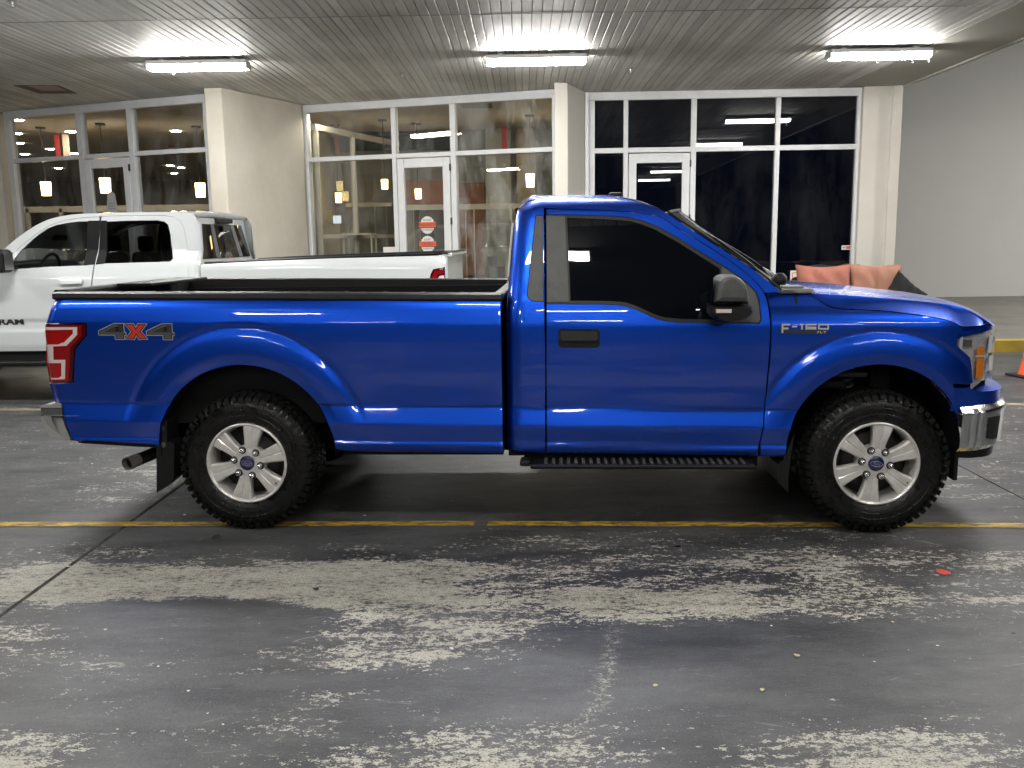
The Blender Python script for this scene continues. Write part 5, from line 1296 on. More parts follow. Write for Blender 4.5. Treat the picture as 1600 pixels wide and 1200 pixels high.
# bed
zrl = RP([(318, 413), (400, 408.5), (500, 404.5), (600, 401), (686, 398.3)], L_RBED)
bedo = [np.array([XRB + .02, zsill])] + [np.array([RW2 - .56, zsill])] + [np.array((RW2 - .54 * math.cos(t), .50 + .54 * math.sin(t))) for t in np.linspace(.12, math.pi - .12, 30)] + [np.array([RW2 + .56, zsill]), np.array([XTAIL - .02, zsill])]
bedo += [np.array([XTAIL - .003, .8]), np.array([XTAIL - .003, 1.2]), np.array([XTAIL - .006, zrl[-1][1] - .06]), np.array([XTAIL - .03, zrl[-1][1] - .005])] + zrl[::-1]
bedo[0] = np.array([XRB + .012, zsill]); bedo[-1] = np.array([XRB + .012, zrl[0][1]])
BD = panel('bed_side', bedo, L_RBED, M_WPAINT, RAM, step=.035)
on_R('tail_light', [(671, 440), (673, 428), (677, 420.5), (695, 417), (696, 440), (695, 462), (671, 462)], M_DARKRED, .008, BD, L=L_RBED)
on_R('red_lens', [(674, 441), (675.5, 431), (679, 424), (693, 421), (693.5, 427), (685, 429), (683, 434), (683, 458), (674, 458)], M_REDLENS, .012, BD, L=L_RBED)
on_R('white_lens', [(685, 434), (687, 431), (694, 430), (694.5, 437), (685, 438)], M_CLEARLENS, .012, BD, L=L_RBED)
for sd in (-1, 1):
    b = MB(); P = []
    for q in zrl[:1] + resample(zrl, .3, False)[1:-1] + [zrl[-1]]:
        z = q[1]; P.append([(q[0], sd * y, z + dz) for y, dz in ((.945, -.003), (.95, .012), (.93, .024), (.85, .024), (.845, -.04))])
    b.grid(P); b.obj('rail_cap', M_TRIM, RAM, auto=.5)
    MB().box((XRB + .02, sd * .83 - .012, .80), (XTAIL - .04, sd * .83 + .012, zrl[0][1] - .02)).obj('bed_wall', M_BEDLINER, RAM)
MB().box((XRB + .02, -.83, .78), (XTAIL - .03, .83, .81)).obj('bed_floor', M_BEDLINER, RAM)
MB().box((XRB + .012, -.93, .60), (XRB + .05, .93, zrl[0][1] - .01), ch=.008).obj('bed_front_wall', M_WPAINT, RAM)
b = MB(); b.box((XTAIL - .055, -.90, .66), (XTAIL + .005, .90, zrl[-1][1] + .005), ch=.015); b.box((XTAIL - .05, -.90, zrl[-1][1] - .02), (XTAIL + .055, .90, zrl[-1][1] + .015), ch=.01); b.obj('tailgate', M_WPAINT, RAM)
b = MB(); b.box((XTAIL - .05, -.92, zrl[-1][1] + .012), (XTAIL + .02, .92, zrl[-1][1] + .03), ch=.006); b.obj('tailgate_cap', M_TRIM, RAM)
b = MB(); b.box((XTAIL - .03, -.98, .50), (XTAIL + .15, .98, .70), ch=.04); b.obj('rear_bumper', M_CHROME, RAM)
# wing, hood, nose (beyond the left edge of the picture)
XN = RW1 - 1.0
wg = [np.array([x_fd0 - .012, zsill]), np.array([x_fd0 - .07, 1.20]), np.array([x_fd0 - .012, 1.40]), np.array([x_fd0 + .03, 1.47]), np.array([x_fd0 - .25, 1.40]), np.array([RW1, 1.34]), np.array([XN + .12, 1.28]), np.array([XN + .06, .75]), np.array([RW1 - .56, .62])]
wg += [np.array((RW1 - .54 * math.cos(t), .50 + .54 * math.sin(t))) for t in np.linspace(.20, math.pi - .12, 30)] + [np.array([RW1 + .56, zsill])]
panel('front_wing', wg[::-1], L_RAM, M_WPAINT, RAM, step=.04, inset=.002)
b = MB(); P = []
for x in np.linspace(x_fd0 + .0, XN + .02, 16):
    k = (x - XN) / (x_fd0 - XN); ze = 1.27 + .19 * k ** .8; yy = .95 - .08 * (1 - k); dr = .25 * max(0, 1 - k * 7) ** 2
    P.append([(x - .05 * (1 - t * t), t * yy, ze + (.05 * (1 - t * t)) - dr - (.06 if abs(t) == 1 else 0)) for t in np.linspace(-1, 1, 13)])
b.grid(P); b.obj('hood', M_WPAINT, RAM, auto=.6)
b = MB(); b.box((XN - .04, -.90, .70), (XN + .08, .90, 1.24), ch=.05); b.obj('grille', M_BLACK, RAM)
b = MB(); b.box((XN - .12, -.98, .48), (XN + .15, .98, .74), ch=.06); b.obj('front_bumper', M_CHROME, RAM)
for sd in (-1, 1):
    b = MB(); b.box((XN - .05, sd * .78 - .14, .98), (XN + .10, sd * .78 + .14, 1.20), ch=.03); b.obj('headlight', M_CLEARLENS, RAM)
    # running board and sill
    b = MB(); b.box((RW1 + .60, sd * .93 - .07, .40), (XRB - .05, sd * .93 + .06, .46), ch=.02); b.obj('running_board', M_TRIM, RAM)
    MB().box((RW1 + .56, sd * .88 - .05, .46), (XRB, sd * .88 + .05, .60)).obj('sill', M_UNDER, RAM)
    # door mirror
    p = R_lat(4, 408, -1.16); par = D1[0] if sd < 0 else D1[1]
    b = MB(); b.box((p[0] - .10, sd * 1.16 - .09, p[1] - .12), (p[0] + .06, sd * 1.16 + .10, p[1] + .12), ch=.04); b.box((p[0] - .04, sd * 1.0 - .08, p[1] - .09), (p[0] + .03, sd * 1.0 + .12, p[1] - .04), ch=.01); b.obj('mirror', M_TRIM, par)
    b = MB(); b.box((p[0] + .061, sd * 1.16 - .07, p[1] - .09), (p[0] + .064, sd * 1.16 + .08, p[1] + .09)); b.obj('mirror_glass', M_STEEL, par)
MB().box((XN + .3, -.80, .50), (XTAIL - .1, .80, .60)).obj('underbody', M_UNDER, RAM)
# cabin
xd = float(R_on(20, 400, L_RAM)[0])
b = MB(); b.box((xd - .25, -.80, 1.0), (xd + .22, .80, 1.42), ch=.06); b.obj('dashboard', M_SEAT, RAM)
b = MB(); xw_ = float(R_lat(76, 405, -.42)[0]); b.tube([(xw_ + .10 * math.sin(t) * .45, -.42 + .19 * math.cos(t), 1.40 + .19 * math.sin(t) * .9) for t in np.linspace(0, 2 * math.pi, 33)], .017, 8, cap=False); b.obj('steering_wheel', M_SEAT, RAM)
b = MB(); b.cyl((xw_ - .2, -.42, 1.33), (xw_, -.42, 1.40), .04); b.obj('steering_column', M_SEAT, RAM)
xm = float(R_lat(88, 365, -.05)[0]); b = MB(); b.box((xm - .02, -.14, 1.72), (xm + .03, .14, 1.80), ch=.02); b.obj('rear_view_mirror', M_SEAT, RAM)
for xx in (xs1 - .10, xs1 + .85):
    for y in (-.42, .42):
        b = MB(); b.box((xx, y - .26, .8), (xx + .16, y + .26, 1.58), ch=.06); b.box((xx + .03, y - .13, 1.58), (xx + .14, y + .13, 1.76), ch=.04); b.box((xx - .45, y - .26, .8), (xx + .05, y + .26, 1.05), ch=.05); b.obj('seat', M_SEAT, RAM)
MB().box((xd, -.82, .60), (XRB - .08, .82, .66)).obj('cab_floor', M_SEAT, RAM)
# lettering on the front door
q = R_on(21, 503, L_RAM); pa_ = D1[0]
lt = text_mesh('door_lettering', 'RAM', .085, M_BLACK, pa_, Matrix.Translation((q[0] - .02, -float(L_RAM(np.array([q[0]]), np.array([q[1]]))[0]) - .003, q[1])) @ FACE, .004, bold=.0028, sx=1.6)
# wheels
def plain_wheel():
    root = empty('wheel', (0, 0, 0), 0, RAM)
    b = MB(); b.lathe([(.232, -.12), (.27, -.135), (.33, -.14), (.375, -.12), (.385, 0), (.375, .12), (.33, .14), (.27, .135), (.232, .12)], 'y', 48); b.obj('tyre', M_TYRE, root, smooth=True)
    b = MB(); b.lathe([(.001, -.06), (.08, -.07), (.20, -.05), (.22, -.12), (.236, -.125), (.236, .12)], 'y', 40); rm = b.obj('rim', M_ALLOY, root, smooth=True)
    for k in range(5):
        a = 2 * math.pi * k / 5; b = MB(); mt = Matrix.Rotation(-a, 4, 'Y'); b.box((.05, -.10, -.03), (.225, -.055, .03), mtx=mt, ch=.008); b.obj('spoke', M_ALLOY, root)
    return root
PWH = plain_wheel(); PWH.location = (RW1, -.86, .385)
for x, y in ((RW2, -.86), (RW1, .86), (RW2, .86)):
    w = copy_tree(PWH, RAM); w.location = (x, y, .385); w.rotation_euler = (0, 0, math.pi if y > 0 else 0)
for sd in (-1, 1):
    for cx in (RW1, RW2):
        b = MB(); P = []
        for t in np.linspace(0, math.pi, 24): P.append([(cx + .535 * math.cos(t), sd * y, .50 + .535 * math.sin(t)) for y in (.95, .55)])
        b.grid(P); b.obj('wheel_well', M_LINER, RAM)
# ================================================================== SHOWROOM INSIDE THE STOREFRONTS
M_ICEIL = mat('showroom_ceiling', (.55, .51, .45), .9, vary=(.5, .4, (.45, .42, .37)))
M_IWALL = mat('showroom_wall', (.42, .36, .29), .9)
M_IBROWN = mat('brown_wall', (.36, .31, .265), .8, vary=(.7, .5, (.27, .23, .20)))
M_IGREEN = mat('dark_green_band', (.035, .05, .05), .7)
M_IORANGE = mat('terracotta_wall', (.27, .12, .075), .8, vary=(1.5, .6, (.20, .10, .07)))
M_IFLOOR = mat('tiled_floor', (.16, .14, .12), .35)
M_IGREY = mat('grey_partition', (.30, .29, .27), .7)
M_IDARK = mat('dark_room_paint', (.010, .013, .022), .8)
M_COUNTER = mat('counter_oak', (.36, .27, .14), .5)
M_RED = mat('red_banner', (.45, .03, .025), .7); M_BANNERW = mat('pale_banner', (.62, .48, .36), .7)
M_WARM = mat('lit_lamp_shade', (.8, .6, .3), .6, emit=(1.0, .70, .30), estr=12.0)
M_DOWN = mat('lit_downlight', (1, 1, 1), .5, emit=(1.0, .90, .74), estr=210.0)
M_SCREEN = mat('lit_screen', (.1, .2, .5), .3, emit=(.30, .50, .95), estr=1.2)
M_SCREEN2 = mat('lit_screen_white', (.5, .5, .5), .3, emit=(.75, .85, 1.0), estr=1.3)
IZ = 3.90
M_IFR = mat('beige_aluminium', (.50, .46, .39), .5)
def room(name, pts, z0, z1, mats3, label):
    """closed room: plan polygon without the storefront side; mats3=(floor, ceiling, [wall per edge])"""
    root = empty(name, (0, 0, 0)); tag(root, kind='structure')
    c = pts
    mesh('room_floor', [(x, y, z0 + .004) for x, y in c], [tuple(range(len(c)))], mats3[0], root)
    mesh('room_ceiling', [(x, y, z1) for x, y in c], [tuple(range(len(c)))[::-1]], mats3[1], root)
    for i, m in enumerate(mats3[2]):
        if m is None: continue
        (x0, y0), (x1, y1) = c[i], c[(i + 1) % len(c)]
        mesh('room_wall', [(x0, y0, z0), (x1, y1, z0), (x1, y1, z1), (x0, y0, z1)], [(0, 1, 2, 3)], m, root)
    return root
# large dim room behind the first storefront, lighter sales room behind the second, dark room behind the third
room('sales_hall', [(-9.4, 16.12), (-4.85, 14.50), (-4.06, 15.95), (-4.06, 19.0), (-5.6, 33.0), (-22.0, 33.0), (-20.0, 16.2)], SW, IZ, (M_IFLOOR, M_ICEIL, [None, None, M_IWALL, M_IBROWN, M_IBROWN, M_IBROWN, M_IBROWN]), '')
room('sales_office', [(-3.95, 15.92), (.52, 14.62), (.98, 15.06), (.98, 19.2), (-3.95, 19.2)], SW, IZ, (M_IFLOOR, M_ICEIL, [None, None, M_IWALL, M_IGREY, M_IWALL]), '')
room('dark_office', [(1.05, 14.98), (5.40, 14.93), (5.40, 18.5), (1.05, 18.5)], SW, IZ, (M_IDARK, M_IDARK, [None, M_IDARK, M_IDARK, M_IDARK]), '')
def at(px, py, Y): return on_y(px, py, Y)
def block(name, a, b, Y, th, m, label, cat, ch=.01, parent=None):
    """upright slab spanning the two picture corners at depth Y"""
    p, q = at(*a, Y), at(*b, Y); x0, x1 = sorted((p[0], q[0])); z0, z1 = sorted((p[2], q[2])); cx = (x0 + x1) / 2
    z0 = max(z0, SW + .005); z1 = min(z1, IZ - .01)
    bb = MB(); bb.box((x0 - cx, 0, z0), (x1 - cx, th, z1), ch=ch); o = bb.obj(name, m, parent); o.location = (cx, Y, 0)
    if label: tag(o, label, cat)
    return o
# bands and partitions in the sales office
block('wall_band', (470, 214), (715, 233), 19.05, .1, M_IGREEN, 'dark green band high on the showroom back wall', 'wall panel')
block('wall_band', (150, 213), (330, 231), 22.5, .1, M_IGREEN, 'dark green band above the hall behind the first storefront', 'wall panel')
block('terracotta_panel', (628, 282), (708, 322), 18.6, .08, M_IORANGE, 'terracotta wall panel seen through the middle glass door', 'wall panel')
block('terracotta_panel', (715, 285), (760, 430), 18.9, .08, M_IORANGE, 'terracotta wall panel beside the dusty pane', 'wall panel')
gp = block('inner_doorway', (655, 322), (700, 430), 18.9, .06, mat('smoky_panel', (.09, .085, .08), .4), 'dark doorway with pale frame seen through the middle glass door', 'door')
for a_, b_ in (((655, 322), (659, 430)), ((696, 322), (700, 430)), ((659, 322), (696, 327))):
    o_2 = block('door_frame', a_, b_, 18.86, .04, M_IFR, None, None, parent=None); o_2.parent = gp; o_2.matrix_parent_inverse = Matrix.Translation(-gp.location)
block('grey_cabinet', (775, 345), (862, 450), 18.2, .4, M_IGREY, 'tall grey cabinet behind the dusty pane', 'cabinet')
block('partition_board', (757, 198), (800, 400), 18.7, .06, mat('pale_board', (.40, .38, .34), .7), 'pale upright board behind the dusty pane', 'partition')
block('partition_board', (806, 198), (838, 400), 18.75, .06, M_COUNTER, 'tan upright board beside the hanging globe lamp', 'partition')
block('banner', (784, 197), (792, 235), 18.0, .01, M_RED, 'red hanging banner behind the dusty pane', 'banner', ch=.002)
block('flag', (521, 194), (531, 243), 17.6, .02, mat('striped_flag_cloth', (.40, .16, .13), .8), 'furled striped flag hanging in the sales office', 'flag', ch=.005)
block('banner', (82, 189.5), (95, 246), 18.6, .01, M_RED, 'red banner hanging in the hall at the far left', 'banner', ch=.002)
block('banner', (94.5, 190.5), (110, 246), 18.65, .01, M_BANNERW, 'pale banner hanging beside the red one', 'banner', ch=.002)
block('banner', (256, 209), (260.5, 238), 21.0, .01, M_RED, 'narrow red banner by the pink banner near the column', 'banner', ch=.002)
block('banner', (260, 209.5), (273, 238), 21.05, .01, mat('pink_banner', (.50, .26, .23), .7), 'pink banner near the broad column', 'banner', ch=.002)
# inner glazed partition of the office (aluminium frame), runs back from the storefront
pr = empty('glazed_partition', (-2.9, 16.6, SW)); tag(pr, 'beige framed glazed partition inside the middle storefront', 'partition')
def pbar(a, b, r):
    bb = MB(); a = Vector(a) - pr.location; b = Vector(b) - pr.location; d = (b - a); L_ = d.length; rot = d.to_track_quat('X', 'Z').to_matrix().to_4x4()
    bb.box((0, -r, -r), (L_, r, r), mtx=Matrix.Translation(a) @ rot, ch=.006); bb.obj('frame_bar', M_IFR, pr)
A0, A1 = (-3.60, 15.95), (-2.55, 18.9); zt_ = 3.62
for t in (0.02, .42, .98):
    x = A0[0] + (A1[0] - A0[0]) * t; y = A0[1] + (A1[1] - A0[1]) * t; pbar((x, y, SW), (x, y, zt_), .045)
pbar((*A0, zt_), (*A1, zt_), .05); pbar((*A0, 1.75), (*A1, 1.75), .035)
bb = MB(); bb.add([(A0[0] + 2.9, A0[1] - 16.6, 0), (A1[0] + 2.9, A1[1] - 16.6, 0), (A1[0] + 2.9, A1[1] - 16.6, zt_ - SW), (A0[0] + 2.9, A0[1] - 16.6, zt_ - SW)], [(0, 1, 2, 3)]); bb.obj('pane', glass_mat('partition_glass', (.88, .9, .88), 1.2), pr)
# counter, screens, table
ct = block('counter', (496, 352), (536, 470), 17.3, .7, M_COUNTER, 'oak fronted counter inside the middle storefront', 'counter')
block('monitor', (520, 337), (533, 349), 17.25, .03, M_SCREEN2, 'bright monitor standing on the oak counter', 'monitor', ch=.004)
block('monitor', (497, 341), (504, 348), 17.25, .03, M_SCREEN, 'small blue monitor at the end of the oak counter', 'monitor', ch=.004)
block('office_box', (509, 328), (519, 346), 17.5, .1, mat('mustard_card', (.40, .30, .08), .7), 'mustard box between the two monitors', 'box')
tb = empty('side_table', (0, 0, 0)); p, q = at(538, 365, 17.0), at(586, 365, 17.0)
tb.location = ((p[0] + q[0]) / 2, 17.0, SW); tag(tb, 'white legged table beside the oak counter', 'table')
hw = (q[0] - p[0]) / 2; th_ = p[2] - SW
MB().box((-hw, -.3, th_ - .03), (hw, .3, th_)).obj('tabletop', M_IFR, tb)
for sx_ in (-1, 1):
    for sy_ in (-1, 1): MB().box((sx_ * (hw - .03) - .015, sy_ * .26 - .015, 0), (sx_ * (hw - .03) + .015, sy_ * .26 + .015, th_ - .03)).obj('leg', M_IFR, tb)
ch_ = block('desk_chair', (762, 417), (790, 470), 17.0, .12, M_BLACK, 'black chair back behind the dusty pane', 'chair', ch=.05)
# pendant lamps
def pendant(px, py, Y, w, h, label):
    p = at(px, py, Y); root = empty('pendant_lamp', (p[0], Y, p[2])); tag(root, label, 'lamp', 'hanging lamps in the showroom')
    b = MB(); b.lathe([(w * .45, -h / 2), (w * .5, h * .3), (w * .5, h / 2), (w * .46, h / 2), (w * .42, -h / 2)], 'z', 20, closed=True); b.lathe([(.001, -h * .46), (w * .43, -h * .46)], 'z', 20); b.obj('lamp_shade', M_WARM, root, smooth=True)
    b = MB(); b.cyl((0, 0, h * .3), (0, 0, IZ - p[2] - .03), .008, n=8); b.obj('rod', M_BLACK, root)
    b = MB(); b.cyl((0, 0, IZ - p[2] - .03), (0, 0, IZ - p[2] - .002), .09, n=16); b.obj('ceiling_rose', M_BLACK, root)
    b = MB(); b.lathe([(.001, h * .02), (w * .2, 0), (w * .25, h * .12), (.001, h * .25)], 'z', 12); b.obj('bulb', M_DOWN, root, smooth=True)
for a in ((72, 295, 17.6, .19, .26, 'lit cylinder pendant lamp at the far left pane'), (164.5, 290, 17.2, .20, .28, 'lit cylinder pendant lamp behind the left glass door'), (313, 297, 17.8, .19, .27, 'lit cylinder pendant lamp beside the broad column'),
          (529, 309, 17.9, .13, .19, 'lit cylinder pendant lamp over the oak counter'), (653.5, 303, 17.9, .13, .19, 'lit cylinder pendant lamp behind the middle glass door'), (828.5, 282, 17.0, .16, .24, 'lit pendant lamp behind the dusty pane'), (601, 288, 17.3, .13, .18, 'lit pendant lamp beside the middle door post')): pendant(*a)
# downlights
for i, (px, py) in enumerate(((27, 188), (26, 209), (30, 224), (39, 241), (78, 233), (116, 240), (91, 263), (124, 286), (266, 259), (283, 262), (272, 271), (281, 285), (110, 206), (275, 205))):
    p = on_z(px, py, IZ - .004); Y = p[1]
    if px > 400 and not 15.2 < Y < 18.9: p = np.array([p[0], 17.5 + .2 * (i % 5), 0])
    b = MB(); b.lathe([(.001, -.004), (.075, -.004), (.09, -.006), (.095, 0)], 'z', 16); o = b.obj('downlight', M_DOWN); o.location = (p[0], p[1], IZ - .002)
    tag(o, 'round lit downlight in the showroom ceiling', 'downlight', 'showroom downlights')
for u_ in (.35, 1.55, 2.55, 3.9):  # added downlights, hidden behind the head rail, to light the sales office
    q_ = F2.fr(u_, .22, 0); b = MB(); b.lathe([(.001, -.004), (.075, -.004), (.09, -.006), (.095, 0)], 'z', 16); o = b.obj('downlight', M_DOWN); o.location = (q_[0], q_[1], IZ - .002)
    tag(o, 'round lit downlight added out of sight behind the head rail to light the sales office', 'downlight', 'showroom downlights')
# pale framework across the rooms
def framework(name, px_v, px_h, y_top, y_bot, Y, label):
    root = empty(name, (at((px_h[0] + px_h[1]) / 2, 300, Y)[0], Y, SW)); tag(root, label, 'partition')
    def piece(a, b_, n_):
        p_, q2 = at(*a, Y), at(*b_, Y); x0, x1 = sorted((p_[0], q2[0])); z0, z1 = sorted((p_[2], q2[2])); MB().box((x0 - root.location.x, -.03, max(z0, SW) - SW), (x1 - root.location.x, .03, z1 - SW), ch=.005).obj(n_, M_IFR, root)
    for x_ in px_v: piece((x_ - 2.2, y_top), (x_ + 2.2, y_bot), 'frame_post')
    for y_ in (y_top, ): piece((px_h[0], y_ - 2.5), (px_h[1], y_ + 2.5), 'frame_rail')
framework('inner_framework', (629, 648, 706, 729, 742, 800, 858), (622, 866), 323, 470, 17.6, 'pale aluminium framework behind the middle door and dusty pane')
framework('inner_framework', (48, 100, 228, 250, 300), (24, 330), 326, 430, 19.5, 'pale aluminium framework behind the first storefront')
framework('inner_framework', (560, 588, 606), (540, 612), 320, 470, 18.4, 'pale aluminium framework beside the oak counter')
# air vents
v = empty('ceiling_vent', (*on_z(745, 164, IZ)[:2], IZ)); tag(v, 'square ceiling vent behind the dusty pane', 'vent')
MB().box((-.35, -.35, -.012), (.35, .35, -.003)).obj('frame', M_IFR, v)
for i in range(5): MB().box((-.26, -.25 + i * .11, -.02), (.26, -.19 + i * .11, -.013)).obj('louvre', M_BLACK, v)
# stickers and signs on the storefront glass
def glass_sign(F, px0, py0, px1, py1, parts, label, cat, w=-.004):
    u0, z1 = F.uz(px0, py0); u1, z0 = F.uz(px1, py1); root = empty('window_sign', F.fr((u0 + u1) / 2, w, (z0 + z1) / 2), math.atan2(F.d[1], F.d[0])); tag(root, label, cat)
    parts(root, u1 - u0, z1 - z0); return root
M_STW = mat('sticker_white', (.70, .66, .64), .5); M_STO = mat('sticker_orange', (.62, .10, .03), .5); M_STG = mat('sticker_grey', (.45, .45, .45), .5); M_STK = mat('sticker_ink', (.03, .03, .03), .5); M_STPALE = mat('sticker_frost', (.55, .50, .48), .6)
def seal(lines):
    def f(root, w, h):
        n = 40; poly = [((w * .36 + .006 * (-1) ** i) * math.cos(2 * math.pi * i / n), (h * .47 + .006 * (-1) ** i) * math.sin(2 * math.pi * i / n)) for i in range(n)]
        b = MB(); b.prism(poly, 0, -.002, lambda u, v, t: (u, t, v)); b.obj('sticker_disc', M_STW, root)
        b = MB(); b.prism([(-w / 2, -h * .17), (-w * .42, -.0), (-w / 2, h * .13), (w / 2, h * .13), (w * .42, 0), (w / 2, -h * .17)], -.002, -.003, lambda u, v, t: (u, t, v)); b.obj('ribbon_tail', M_STK, root)
        b = MB(); b.box((-w * .43, -.0045, -h * .13), (w * .43, -.003, h * .16)); b.obj('ribbon', M_STO, root)
        for s_, z, sz, m in ((lines[0], h * .26, h * .17, M_STK), (lines[1], h * .015, h * .20, M_STK), (lines[2], -h * .26, h * .12, M_STK)):
            text_mesh('sticker_lettering', s_, sz, m, root, Matrix.Translation((0, -.0055, z)) @ FACE, .0004, sx=.9)
    return f
glass_sign(F2, 654, 337.5, 685.5, 366, seal(('30-DAY', 'PRICE MATCH', 'GUARANTEE')), 'round sticker reading 30-DAY PRICE MATCH on the middle glass door', 'sticker', -.052)
glass_sign(F2, 654.5, 368, 686, 395, seal(('5-DAY', '350 MILE', 'GUARANTEE')), 'round sticker reading 5-DAY on the middle glass door, the lower one', 'sticker', -.052)
def frost(root, w, h):
    b = MB(); b.box((-w / 2, -.0015, -h / 2), (w / 2, 0, h / 2)); b.obj('frosted_strip', M_STPALE, root)
def red_disc(root, w, h):
    b = MB(); b.box((-w / 2, -.006, -h / 2), (w / 2, 0, h / 2), ch=.002); b.obj('card', M_STW, root)
    b = MB(); b.prism([(w * .36 * math.cos(t), -h * .12 + w * .36 * math.sin(t)) for t in np.linspace(0, 2 * math.pi, 32, endpoint=False)], -.006, -.009, lambda u, v, t: (u, t, v)); b.obj('red_disc', M_STO, root)
glass_sign(F2, 599, 386, 618.5, 414, red_disc, 'white card with a red disc at the foot of the pane left of the door', 'sign')
def round_grey2(root, w, h):
    b = MB(); b.prism([(w * .42 * math.cos(t), h * .22 + w * .42 * math.sin(t)) for t in np.linspace(0, 2 * math.pi, 32, endpoint=False)], 0, -.003, lambda u, v, t: (u, t, v)); b.obj('sticker_disc', M_STG, root)
    b = MB(); b.box((-w * .48, -.0045, -h / 2), (w * .48, -.003, h * .08)); b.obj('sticker_plate', M_STG, root)
    for k in range(3): MB().box((-w * .36, -.0055, -h * (.08 + .13 * k) - .008), (w * .36, -.0045, -h * (.08 + .13 * k) + .008)).obj('print_line', M_IGREY, root)
glass_sign(F1, 169.5, 300, 187.5, 331, round_grey2, 'grey round sticker on the glass door behind the white pickup', 'sticker', -.052)
def notice(root, w, h):
    b = MB(); b.box((-w / 2, -.008, -h / 2), (w / 2, 0, h / 2), ch=.003); b.obj('board', mat('notice_white', (.75, .66, .58), .5), root)
    for a_ in ((-w * .44, -h * .38, w * .44, -h * .34), (-w * .44, h * .34, w * .44, h * .38), (-w * .44, -h * .38, -w * .42, h * .38), (w * .42, -h * .38, w * .44, h * .38)):
        MB().box((a_[0], -.0095, a_[1]), (a_[2], -.008, a_[3])).obj('border_line', M_STO, root)
    text_mesh('notice_lettering', '//', h * .36, M_STO, root, Matrix.Translation((-w * .26, -.0095, -.0)) @ FACE, .0004, shear=.1)
    text_mesh('notice_lettering', 'A', h * .36, M_STK, root, Matrix.Translation((-w * .12, -.0095, -.0)) @ FACE, .0004, sx=1.3, shear=.25)
glass_sign(F3, 1233, 422.5, 1282, 447, notice, 'white notice with an orange border beside the pink cushions', 'sign', -.07)
def tagp(root, w, h):
    b = MB(); b.box((-w / 2, -.004, -h / 2), (w / 2, 0, h / 2)); b.obj('plate', M_STW, root)
    b = MB(); b.box((-w * .08, -.006, -h * .34), (w * .5, -.004, h * .34)); b.obj('red_field', mat('sticker_red', (.55, .12, .10), .5), root)
    MB().box((-w * .38, -.006, -h * .12), (-w * .18, -.004, h * .12)).obj('ink_mark', M_STK, root)
glass_sign(F3, 1315, 383.5, 1331, 390, tagp, 'small red and white sticker low on the dark storefront', 'sticker')
# ================================================================== SOFA, CUSHIONS, CONE, FLOOR LITTER
M_SALMON = mat('salmon_velour', (.37, .135, .095), .85, vary=(5, .6, (.28, .10, .07)), bump=(14, .5))
M_SALMON2 = mat('sun_faded_velour', (.36, .15, .105), .85, vary=(4, .9, (.30, .17, .11)), bump=(14, .5))
M_BLACKCLOTH = mat('black_cloth', (.006, .006, .006), .9, bump=(30, .3))
M_SOFA = mat('black_sofa_cloth', (.012, .011, .012), .9, bump=(60, .2))
SFY = 13.55
sofa = empty('sofa', (0, 0, 0)); p, q = on_y(1247, 418, SFY), on_y(1405, 420, SFY); scx = (p[0] + q[0]) / 2; shw = (q[0] - p[0]) / 2
sofa.location = (scx, SFY, SW); tag(sofa, 'low black sofa standing on the sidewalk by the dark storefront', 'sofa')
MB().box((-shw - .02, -.60, .06), (shw + .10, .28, .34), ch=.05).obj('seat_base', M_SOFA, sofa)
MB().box((-shw - .02, .16, .30), (shw + .10, .34, .86), ch=.06).obj('backrest', M_SOFA, sofa)
for s_ in (-1, 1): MB().box((s_ * (shw + .06) - .09, -.58, .06), (s_ * (shw + .06) + .09, .30, .60), ch=.06).obj('armrest', M_SOFA, sofa)
for s_ in (-1, 1):
    for y in (-.5, .2): MB().box((s_ * shw - .03, y - .03, 0), (s_ * shw + .03, y + .03, .06)).obj('foot', M_BLACK, sofa)
def cushion(name, w, h, t, m, loc, rot, label, cat, seed, sag=.05):
    rg = np.random.default_rng(seed); n = 28; V = []; F = []
    ph = rg.uniform(0, 6.28, 12)
    def pt(u, v, s):
        e = 1 - max(abs(u), abs(v)) ** 3.2
        fall = ((1 - u ** 4) * (1 - v ** 4)) ** .55
        pinch = 1 - .085 * (1 - abs(u * v) ** 1.2) * (max(abs(u), abs(v)) ** 6)
        wr = .018 * math.sin(9 * u + 4 * v + ph[0]) * (1 - v * v) + .014 * math.sin(16 * u - 6 * v + ph[1]) * max(0, v) ** 1.5 + .012 * math.sin(11 * v + 9 * u + ph[2]) * abs(u) ** 3
        z = v * h / 2 * pinch - sag * (1 - u * u) * max(0, v) * .5
        return (u * w / 2 * pinch, -s * (t / 2 * fall + wr * fall), z)
    for s in (1, -1):
        k = len(V)
        for j in range(n + 1):
            for i in range(n + 1): V.append(pt(-1 + 2 * i / n, -1 + 2 * j / n, s))
        for j in range(n):
            for i in range(n):
                a = k + j * (n + 1) + i; f = (a, a + 1, a + n + 2, a + n + 1); F.append(f if s > 0 else f[::-1])
    b = MB(); b.add(V, F); o = b.obj(name, m, None, smooth=True, fix=False); bm = bmesh.new(); bm.from_mesh(o.data); bmesh.ops.remove_doubles(bm, verts=bm.verts[:], dist=.0005); bmesh.ops.recalc_face_normals(bm, faces=bm.faces[:]); bm.to_mesh(o.data); bm.free()
    o.location = loc; o.rotation_euler = rot; tag(o, label, cat, 'cushions on the black sofa'); return o
p, q = on_y(1248, 417.5, SFY - .05), on_y(1330, 417, SFY - .05); w1_ = q[0] - p[0]; zt1 = p[2] + .035
cushion('cushion', w1_ * 1.07, .62, .30, M_SALMON, ((p[0] + q[0]) / 2, SFY - .02, zt1 - .30), (-.20, 0, 0), 'salmon pink back cushion at the window end of the sofa', 'cushion', 3)
p, q = on_y(1330, 417, SFY - .05), on_y(1410, 418, SFY - .05); w2_ = q[0] - p[0]
